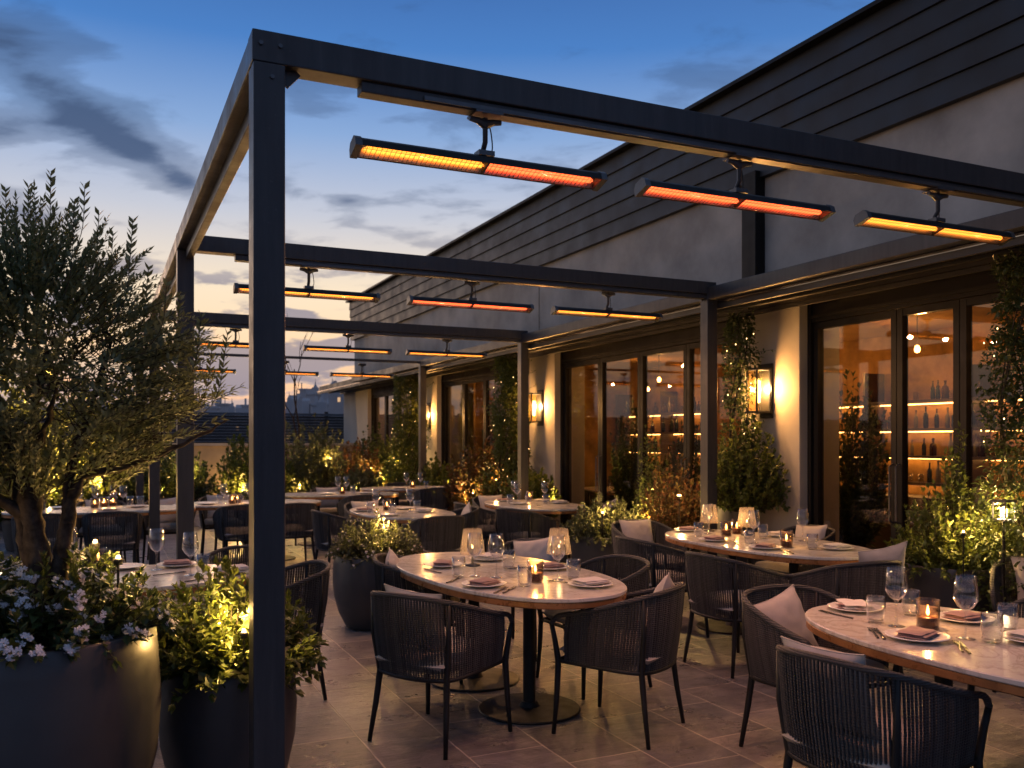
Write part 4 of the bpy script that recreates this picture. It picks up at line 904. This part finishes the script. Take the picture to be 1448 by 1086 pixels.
# big pot, olive tree and white flowers
P1 = (-.235, 3.63)
pot(*P1, .445, .87, 'largest dark round pot, at the left edge under the olive tree')
shrub(P1[0], P1[1], .84, .50, .34, 'white flowering shrub spilling from the largest pot', 'white_flowering_shrub', 'darkleaf', 340, 17, .042, .02, .55, 5, .10, 'flowering shrub', .55, fr=.015)
def olive():
    rnd = random.Random(21); t = thing('olive_tree', 'bushy olive tree with forked trunk in the largest pot', 'tree', (P1[0], P1[1], .83))
    mt = MB()
    def gnarl():
        mt.v = [tuple(Vector(p)+Vector((noise.noise(Vector((p[0]*26, p[1]*26, p[2]*9))), noise.noise(Vector((p[0]*26+9, p[1]*26, p[2]*9))), 0))*.014) for p in mt.v]
    def jit(P, a=.012): return [p+rdir(rnd)*a for p in P]
    limbs = []
    def limb(pts, r0, r1, n=10):
        P = jit(catmull([p+Vector((.075, -.03, 0)) for p in pts], 6), .004); m = len(P); rr = [r0*.95+(r1-r0)*k/(m-1)+rnd.uniform(-.002, .003)*(r0/.04) for k in range(m)]
        mt.tube(P, rr, n, caps=False); limbs.append(P); return P
    B = Vector
    limb([B((-.02, 0, 0)), B((-.03, 0, .14)), B((-.045, .0, .30)), B((-.07, .0, .48)), B((-.10, .02, .66)), B((-.19, .05, .88))], .058, .022, 14)
    limb([B((-.0, 0, .10)), B((.025, .0, .24)), B((.05, -.01, .42)), B((.09, 0, .58)), B((.18, .02, .66)), B((.36, .04, .74))], .036, .010, 12)
    limb([B((-.05, 0, .24)), B((-.09, .03, .40)), B((-.10, .05, .58)), B((-.06, .05, .80)), B((-.02, .05, 1.05))], .034, .012, 10)
    limb([B((-.08, .0, .46)), B((-.28, -.02, .58)), B((-.48, -.03, .70))], .026, .008, 8)
    limb([B((.05, -.01, .42)), B((.06, .0, .62)), B((.13, .02, .84)), B((.20, .0, 1.10))], .022, .007, 8)
    limb([B((.10, .0, .59)), B((.26, -.05, .63)), B((.46, -.08, .72)), B((.60, -.06, .80))], .016, .004, 7)
    limb([B((-.1, .05, .58)), B((-.02, -.12, .74)), B((.03, -.28, .92))], .017, .006, 7)
    limb([B((-.12, .02, .66)), B((-.2, -.16, .86)), B((-.3, -.3, 1.05))], .016, .006, 7)
    limb([B((-.02, .05, .9)), B((.02, .24, 1.0)), B((.1, .4, 1.1))], .014, .006, 7)
    gnarl(); trunk = mt.build('trunk', M['bark'], t, True)
    ml = MB(); ms = MB()
    allp = [p for P in limbs for p in P[len(P)//2:]]
    C = Vector((.0, 0, 1.0)); RX, RY, RZ = .54, .54, .52
    for i in range(1080):
        while 1:
            v = Vector((rnd.uniform(-1, 1), rnd.uniform(-1, 1), rnd.uniform(-1, 1)))
            if .12 < v.length < 1: break
        v = v.normalized()*(v.length**.55)
        e = C+Vector((v.x*RX, v.y*RY, v.z*RZ))
        # crown leans: lower side wider to the right, upper part drifts left
        if e.z > 1.1: e.x = e.x*(1-.30*(e.z-1.1)/.6)-.16*(e.z-1.1)/.6
        else: e.x += .05
        nz = noise.noise(e*3.6+Vector((5, 1, 2)))
        if nz < -.22: continue
        if e.z < .60: e.z = .60+rnd.random()*.15
        src = min(rnd.sample(allp, 14), key=lambda p: (p-e).length)
        out = (e-Vector((0, 0, .95))); out = Vector((out.x*.6, out.y*.6, abs(out.z)*.35+.05)).normalized()
        ln = rnd.uniform(.14, .28)*(1.15 if e.z > 1.35 else 1)
        st = e-out*ln*.55; en = e+out*ln*.45+rdir(rnd)*.02
        midp = src.lerp(st, .6)+Vector((0, 0, -.02))
        if (src-st).length < .22: ms.tube([src, midp, st], [.003, .0022, .0018], 4, caps=False)
        P = catmull([st, st.lerp(en, .5)+rdir(rnd)*.015, en], 3); ms.tube(P, [.0022, .002, .0018, .0016, .0013, .0011, .0009], 3, caps=False)
        L = arclen(P); npair = int(ln/.0165)
        for k in range(npair):
            f = (k+.6)/npair; p = samp(P, L, f*L[-1]); tg = (en-st).normalized(); s1 = tg.orthogonal().normalized(); s1 = (Matrix.Rotation(k*1.57+rnd.uniform(-.3, .3), 3, tg) @ s1)
            for sg in (-1, 1):
                d = (tg*rnd.uniform(.75, 1.1)+s1*sg*.75+Vector((0, 0, .15))).normalized(); s = rnd.uniform(.75, 1.15)*(1-.35*f)
                leafquad(ml, p, d, .039*s, .0175*s, rnd, .05)
        leafquad(ml, en, (en-st).normalized(), .035, .009, rnd, .05)
    for i in range(13000):
        v = rdir(rnd)*(rnd.random()**.42); e = C+Vector((v.x*RX*.97, v.y*RY*.97, v.z*RZ*.92))
        if e.z > 1.1: e.x = e.x*(1-.30*(e.z-1.1)/.6)-.16*(e.z-1.1)/.6
        else: e.x += .05
        if noise.noise(e*5.2) < -.02+.25*max(0, (e.z-1.1)/.5) or e.z < .6: continue
        s = rnd.uniform(.6, 1.1); leafquad(ml, e, (rdir(rnd)+Vector((0, 0, .35))).normalized(), .040*s, .018*s, rnd, .08)
    # hand-placed shoots that break the outline
    for (px, py, ln) in ((72, 245, .26), (40, 262, .2), (105, 285, .22), (8, 268, .24), (188, 312, .26), (160, 330, .2), (210, 378, .2), (140, 300, .16), (226, 440, .2), (285, 445, .20), (322, 470, .24), (300, 492, .18), (330, 555, .16), (345, 545, .14), (318, 590, .16), (255, 420, .15), (236, 400, .15), (120, 262, .14)):
        d = 3.2+rnd.uniform(-.25, .25); p = FW*d+RT*(d*(px-724)/1259); en = Vector((p.x-P1[0], p.y-P1[1], CAMH+(623-py)*d/1259-.83))
        dr = Vector((en.x*.25, 0, 1)).normalized() if py < 500 else Vector((.8, -.1, .35)).normalized()
        st = en-dr*ln; P = catmull([st-dr*.1-Vector((en.x*.12, 0, 0)), st, en], 4); L = arclen(P); ms.tube(P, .0016, 3, caps=False)
        n = int(ln/.021)
        for k in range(n):
            f = .3+.7*(k+.5)/n; p = samp(P, L, f*L[-1]); s1 = Matrix.Rotation(k*1.57, 3, dr) @ dr.orthogonal().normalized()
            for sg in (-1, 1): leafquad(ml, p, (dr+s1*sg*.7).normalized(), .052*(1.1-.4*f), .015, rnd, .05)
    ms.build('branch', M['twig'], t); ml.build('foliage', M['olive'], t)
olive()
spot_light(.06, 3.68, 1.08, .9, 'bright garden spotlight among the white flowers', stake=.25, side=(.3, .9, 0))
def uplight(x, y, z, w, label):
    t = spot_light(x, y, z, .35, label, stake=.3); lamp(t, (0, 0, .06), w, (1, .58, .15), .012, 84, (math.pi, -R(22), 0), 'up_light')
uplight(-.42, 4.08, 1.16, 170, 'garden uplight behind the olive trunk')
uplight(-.62, 3.50, 1.16, 110, 'garden uplight left of the olive trunk')
uplight(-.02, 3.90, 1.12, 170, 'garden uplight among the flowers right of the olive trunk')
# pot two
pot(.50, 3.98, .285, .60, 'tall dark pot directly behind the front post')
shrub(.50, 3.98, .56, .40, .44, 'yellow-green leafy shrub in the pot behind the front post', 'leafy_shrub', 'leaf', 340, 20, .044, .024, 0, 9, .10, spread=.4)
spot_light(.52, 3.68, .76, 2.8, 'spotlight shining beside the front post', stake=.17, side=(.1, .9, 0))
spot_light(.46, 4.0, .74, 2.8, 'spotlight hidden in the shrub behind the front post', stake=.1)
# aisle pot
pot(2.09, 7.25, .355, .60, 'dark rounded pot standing in the aisle beside the foreground table')
shrub(2.09, 7.25, .56, .42, .36, 'low white flecked shrub in the aisle pot', 'white_flecked_shrub', 'greyleaf', 330, 18, .036, .014, .32, 12, .08, spread=.5, fr=.007)
spot_light(2.14, 7.18, .80, 3.2, 'spotlight glowing inside the aisle pot shrub', stake=.2)
# low wide planter
pot(5.06, 8.45, .42, .52, 'low wide dark planter in front of the middle doors', 'bowl')
shrub(5.06, 8.45, .47, .52, .44, 'low mixed shrub in the wide planter', 'leafy_shrub', 'greyleaf', 330, 18, .048, .02, .12, 15, .08, spread=.6, fr=.008)
spot_light(4.82, 8.15, .76, 2.8, 'bright spotlight at the left of the low wide planter', stake=.2)
# red and green tall shrub by the middle doors
pot(5.62, 7.95, .28, .40, 'small dark pot under the tall reddish shrub', 'bowl')
shrub(5.62, 7.95, .36, .40, 1.0, 'tall reddish brown shrub before the middle doors', 'reddish_shrub', 'redleaf', 280, 22, .05, .02, 0, 18, spread=.3, pw=.8)
shrub(5.68, 8.5, .0, .26, 1.8, 'upright feathery green shrub before the middle doors', 'upright_shrub', 'leaf', 260, 26, .05, .017, 0, 19, spread=.4, pw=1.2)
spot_light(5.28, 7.42, .97, 4.0, 'bright round spotlight beside the reddish shrub', stake=.9, r=.02)
spot_light(5.45, 8.25, .62, 7, 'low spotlight behind the low planter', stake=.4)
# pot by the pillar
pot(5.75, 7.12, .20, .92, 'tall slim pot against the nearest pillar')
shrub(5.68, 6.92, .86, .42, .92, 'bushy dark green shrub in front of the nearest lantern pillar', 'bushy_shrub', 'leaf', 330, 20, .05, .025, 0, 23, .1, spread=.2, pw=.9)
def climber(x, y, z0, z1, r, label, seed, mat='darkleaf', dens=1.0, lights=True, bulge=0, ln=.05):
    rnd = random.Random(seed); t = thing('climbing_plant', label, 'climbing plant', (x, y, z0)); ml = MB(); ms = MB(); H = z1-z0
    for k in range(5):
        a = rnd.uniform(0, 6.28); P = []
        for i in range(13):
            f = i/12; rr = r*.55*(1-.3*f); P.append(Vector((math.cos(a+f*5)*rr, math.sin(a+f*5)*rr, H*f)))
        ms.tube(catmull(P, 2), [.011*(1-.7*i/24) for i in range(25)], 5, caps=False)
    n = int(5200*dens*H/2)
    for i in range(n):
        f = rnd.random(); a = rnd.uniform(0, 6.28); q = rnd.random()**.45
        rr = r*(1-.35*f+bulge*math.exp(-((f-.12)/.16)**2))*(1+.5*noise.noise(Vector((x+math.cos(a), y+math.sin(a), f*H*2.2))))
        p = Vector((math.cos(a)*rr*q, math.sin(a)*rr*q, f*H))
        if noise.noise(p*6+Vector((seed, 0, 0))) < -.2: continue
        s = rnd.uniform(.6, 1.2); leafquad(ml, p, (rdir(rnd)+Vector((math.cos(a), math.sin(a), -.2))*.7).normalized(), ln*s, ln*.55*s, rnd)
    for i in range(int(9*H)):
        a = rnd.uniform(0, 6.28); f = rnd.random(); p = Vector((math.cos(a)*r*.6, math.sin(a)*r*.6, f*H)); e = p+Vector((math.cos(a), math.sin(a), rnd.uniform(-.4, .9)))*rnd.uniform(.12, .26)
        ms.tube([p, p.lerp(e, .5)+rdir(rnd)*.01, e], .002, 3, caps=False)
        for k in range(9): leafquad(ml, p.lerp(e, (k+1)/9), (rdir(rnd)+(e-p).normalized()*.8).normalized(), ln*.8, ln*.36, rnd)
    ms.build('stem', M['twig'], t); ml.build('foliage', M[mat], t)
    if lights:
        g = thing('fairy_lights', f'string of tiny warm bulbs wound through the {lights}', 'fairy lights', (x, y, z0)); P = []; mb = MB()
        for i in range(70):
            f = i/69; a = f*26; rr = r*(1.02-.35*f); P.append(Vector((math.cos(a)*rr, math.sin(a)*rr, H*f*.97)))
        MB().tube(P, .0012, 3, caps=False).build('wire', M['black'], g)
        for p in P[::2]: mb.lathe([(0, -.006), (.0045, 0), (0, .007)], 5, tuple(p))
        mb.build('bulbs', M['fairy'], g)
climber(5.78, 7.10, .85, 2.80, .20, 'dark ivy column climbing beside the nearest lantern', 31, lights='ivy beside the nearest lantern')
climber(5.55, 12.1, .3, 2.80, .34, 'dark climber on the post before the second lantern', 32, lights='climber before the second lantern', bulge=.7, mat='leaf', dens=1.9, ln=.062)
climber(5.45, 16.6, .3, 2.80, .42, 'dark climber below the third lantern', 33, lights='climber below the third lantern', bulge=.5, mat='leaf', dens=1.9, ln=.066)
climber(5.72, 4.02, .1, 2.80, .36, 'dense climber filling the right edge beside the glass doors', 34, lights='climber at the right edge', bulge=.2, dens=1.9)
spot_light(5.62, 4.12, 1.0, 3, 'spotlight inside the right edge climber', stake=.6, side=(-.5, .5, 0))
# right pot
pot(5.62, 4.52, .36, .66, 'dark blue-grey pot before the nearest glass doors', 'bowl')
shrub(5.62, 4.52, .60, .46, .62, 'bushy green shrub with upright tip before the nearest doors', 'bushy_shrub', 'leaf', 380, 20, .045, .021, 0, 41, .08, spread=.4, pw=1.1)
shrub(5.60, 4.50, .62, .10, 1.02, 'upright leafy spire rising from the right hand pot', 'leafy_spire', 'leaf', 16, 46, .05, .018, 0, 42, spread=.6, pw=.5, cat='plant', hmin=.7)
spot_light(5.34, 4.22, .90, 2.6, 'spotlight at the front of the right hand pot', stake=.28, side=(.4, .4, 0))
# small lantern on a stake
t = thing('stake_lantern', 'small square white-lit lantern among the leaves at the right edge', 'lantern', (5.42, 3.98, .07))
MB().tube([(0, 0, 0), (0, 0, .95)], .009, 8).build('stake', M['black'], t)
m = MB().box(-.05, .05, -.05, .05, .95, .962); m.box(-.055, .055, -.055, .055, 1.075, 1.088)
for sx in (-.05, .042):
    for sy in (-.05, .042): m.box(sx, sx+.008, sy, sy+.008, .962, 1.075)
m.build('lantern_frame', M['steel2'], t)
MB().lathe([(0, .965), (.02, .968), (.022, 1.03), (0, 1.045)], 12).build('bulb', M['bulb'], t, True); lamp(t, (-.035, -.035, 1.02), 3.5, (1, .72, .42), .015)
# aisle-end small pot and far planting
pot(2.05, 13.0, .30, .62, 'small round pot at the end of the aisle')
shrub(2.05, 13.0, .58, .36, .45, 'dark shrub in the small aisle-end pot', 'leafy_shrub', 'darkleaf', 90, 16, .055, .025, 0, 51)
t = thing('stake_lantern', 'black lantern shining above the small aisle-end pot', 'lantern', (2.22, 12.75, 0))
MB().tube([(0, 0, 0), (0, 0, .9)], .01, 6).build('stake', M['black'], t); MB().box(-.06, .06, -.06, .06, .98, 1.16).build('lantern_cap', M['black'], t); MB().lathe([(0, .91), (.03, .92), (.03, .96), (0, .97)], 10).build('bulb', M['bulb'], t, True); lamp(t, (0, -.09, .93), 3, (1, .6, .2), .02)
far = [(2.6, 17.2, .75, 1.75, 'leaf', 'leafy tree-like shrub left of the farthest table'), (3.7, 17.6, .85, 1.95, 'greyleaf', 'wide lit shrub behind the farthest table'), (4.75, 17.9, .6, 1.5, 'redleaf', 'reddish shrub near the farthest doors'), (5.5, 18.3, .45, 1.7, 'leaf', 'green shrub against the farthest doors'),
       (1.2, 18.0, .8, 1.55, 'darkleaf', 'dark shrub left of the aisle end'), (.2, 18.6, .8, 1.45, 'leaf', 'lit shrub between the left posts'), (5.55, 15.2, .42, 1.25, 'leaf', 'bright shrub at the foot of the third lantern'), (5.5, 13.2, .55, 1.5, 'redleaf', 'reddish shrub between the second and third lanterns'),
       (5.55, 11.35, .4, 1.15, 'leaf', 'green shrub below the second lantern'), (-1.6, 18.0, .9, 1.15, 'darkleaf', 'low dark shrub before the beige wall'), (-3.2, 17.5, 1.0, 1.5, 'darkleaf', 'dark shrub at the far left'), (-.9, 14.4, .6, 1.3, 'leaf', 'lit green shrub left behind the olive trunk'), (-2.1, 13.2, .8, 1.6, 'darkleaf', 'dark shrub behind the olive crown'),
       (4.4, 16.2, .4, 1.05, 'greyleaf', 'small pale shrub behind the third lantern table'), (5.6, 19.8, .45, 1.9, 'darkleaf', 'tall dark shrub near the end of the building')]
for i, (x, y, r, h, mt, lb) in enumerate(far):
    p = pot(x, y, r*.62, .45, 'planter under the '+lb, 'bowl')
    shrub(x, y, .42, r, h-.42, lb, 'far_shrub' if False else 'leafy_shrub', mt, int(200+150*r), 18, .078, .042, 0, 60+i, spread=.45, pw=.8)
    if mt != 'darkleaf' or i == 4:
        f = FW.normalized(); spot_light(x-f.x*r*.55-.05, y-f.y*r*.55, .62, 13 if y > 14 else 8, 'warm spotlight under the '+lb, stake=.5, r=.022, side=(0, .2, 0))
        spot_light(x+r*.4, y-.2, h*.6, 6 if y > 14 else 3.5, 'small warm light within the '+lb, stake=.4, r=.016)
for i, (x, y, h, lb) in enumerate(((6.95, 6.75, 2.2, 'tall indoor plant just inside the nearest doors'), (6.9, 10.8, 2.1, 'tall indoor plant inside the middle doors'), (7.0, 9.6, 1.7, 'shorter indoor plant inside the middle doors'), (6.9, 15.6, 2.2, 'indoor plant inside the second farthest doors'))):  # plants added indoors to imitate dark foliage reflections in the glass
    pot(x, y, .22, .45, 'pot under the '+lb)
    shrub(x, y, .42, .34, h-.42, lb, 'indoor_plant', 'darkleaf', 170, 18, .07, .03, 0, 90+i, spread=.2, pw=.5, cat='plant')
for i, x in enumerate((-2.6, -1.2, .1, 1.4, 2.9)):
    q = spot_light(x, 22.2, .25, 7, f'{["first", "second", "third", "fourth", "fifth"][i]} small spotlight washing the beige far wall', stake=.22, side=(0, 1, 0))
# bare sapling against the sky
rnd = random.Random(5); t = thing('bare_sapling', 'thin leafless sapling against the sunset sky', 'tree', (4.05, 20.2, 0)); m = MB()
def br(p, d, l, r, k):
    e = p+d*l; m.tube([p, p.lerp(e, .5)+rdir(rnd)*l*.04, e], [r, r*.85, r*.65], 5, caps=False)
    if k:
        for _ in range(2 if k > 1 else 2): br(p.lerp(e, rnd.uniform(.55, 1)), (d+rdir(rnd)*.38+Vector((0, 0, .18))).normalized(), l*rnd.uniform(.5, .75), r*.6, k-1)
br(Vector((0, 0, .0)), Vector((0, 0, 1)), 1.9, .035, 5)
m.build('trunk', M['bark'], t)
m = MB().lathe([(0, 0), (.2, 0), (.24, .4), (.22, .4), (.2, .36), (0, .36)], 20, (0, 0, 0)); o = m.build('planter_pot', M['pot'], None, 'auto'); o.location = (4.05, 20.2, .001); tag(o, 'small pot holding the bare sapling', 'plant pot')
# dark column lamp / bottle on the long far table
o = MB().lathe([(0, 0), (.04, .002), (.04, .2), (.016, .25), (.015, .33), (0, .331)], 12).build('wine_bottle', M['bottle'][0], None, True); p = at(122, 713, .7505); o.location = (.28-.9, 11.6, .7505); tag(o, 'dark wine bottle on the long far table behind the olive trunk', 'bottle')
# ------------------------------------------------------------------ labels of look-alikes: count them from the left
bpy.context.view_layer.update()
dupl = {}
for o in scn.objects:
    if o.parent is None and o.get('label'): dupl.setdefault(o['label'], []).append(o)
WORDS = ['first', 'second', 'third', 'fourth', 'fifth', 'sixth', 'seventh', 'eighth', 'ninth', 'tenth', 'eleventh', 'twelfth', 'thirteenth', 'fourteenth', 'fifteenth', 'sixteenth', 'seventeenth', 'eighteenth', 'nineteenth', 'twentieth', 'twenty-first', 'twenty-second', 'twenty-third', 'twenty-fourth', 'twenty-fifth', 'twenty-sixth', 'twenty-seventh', 'twenty-eighth', 'twenty-ninth', 'thirtieth']
for lb, L in dupl.items():
    if len(L) > 1:
        L.sort(key=lambda o: proj(o.location)[0])
        for i, o in enumerate(L[:30]): o['label'] = f'{WORDS[i]} from left, {lb}'
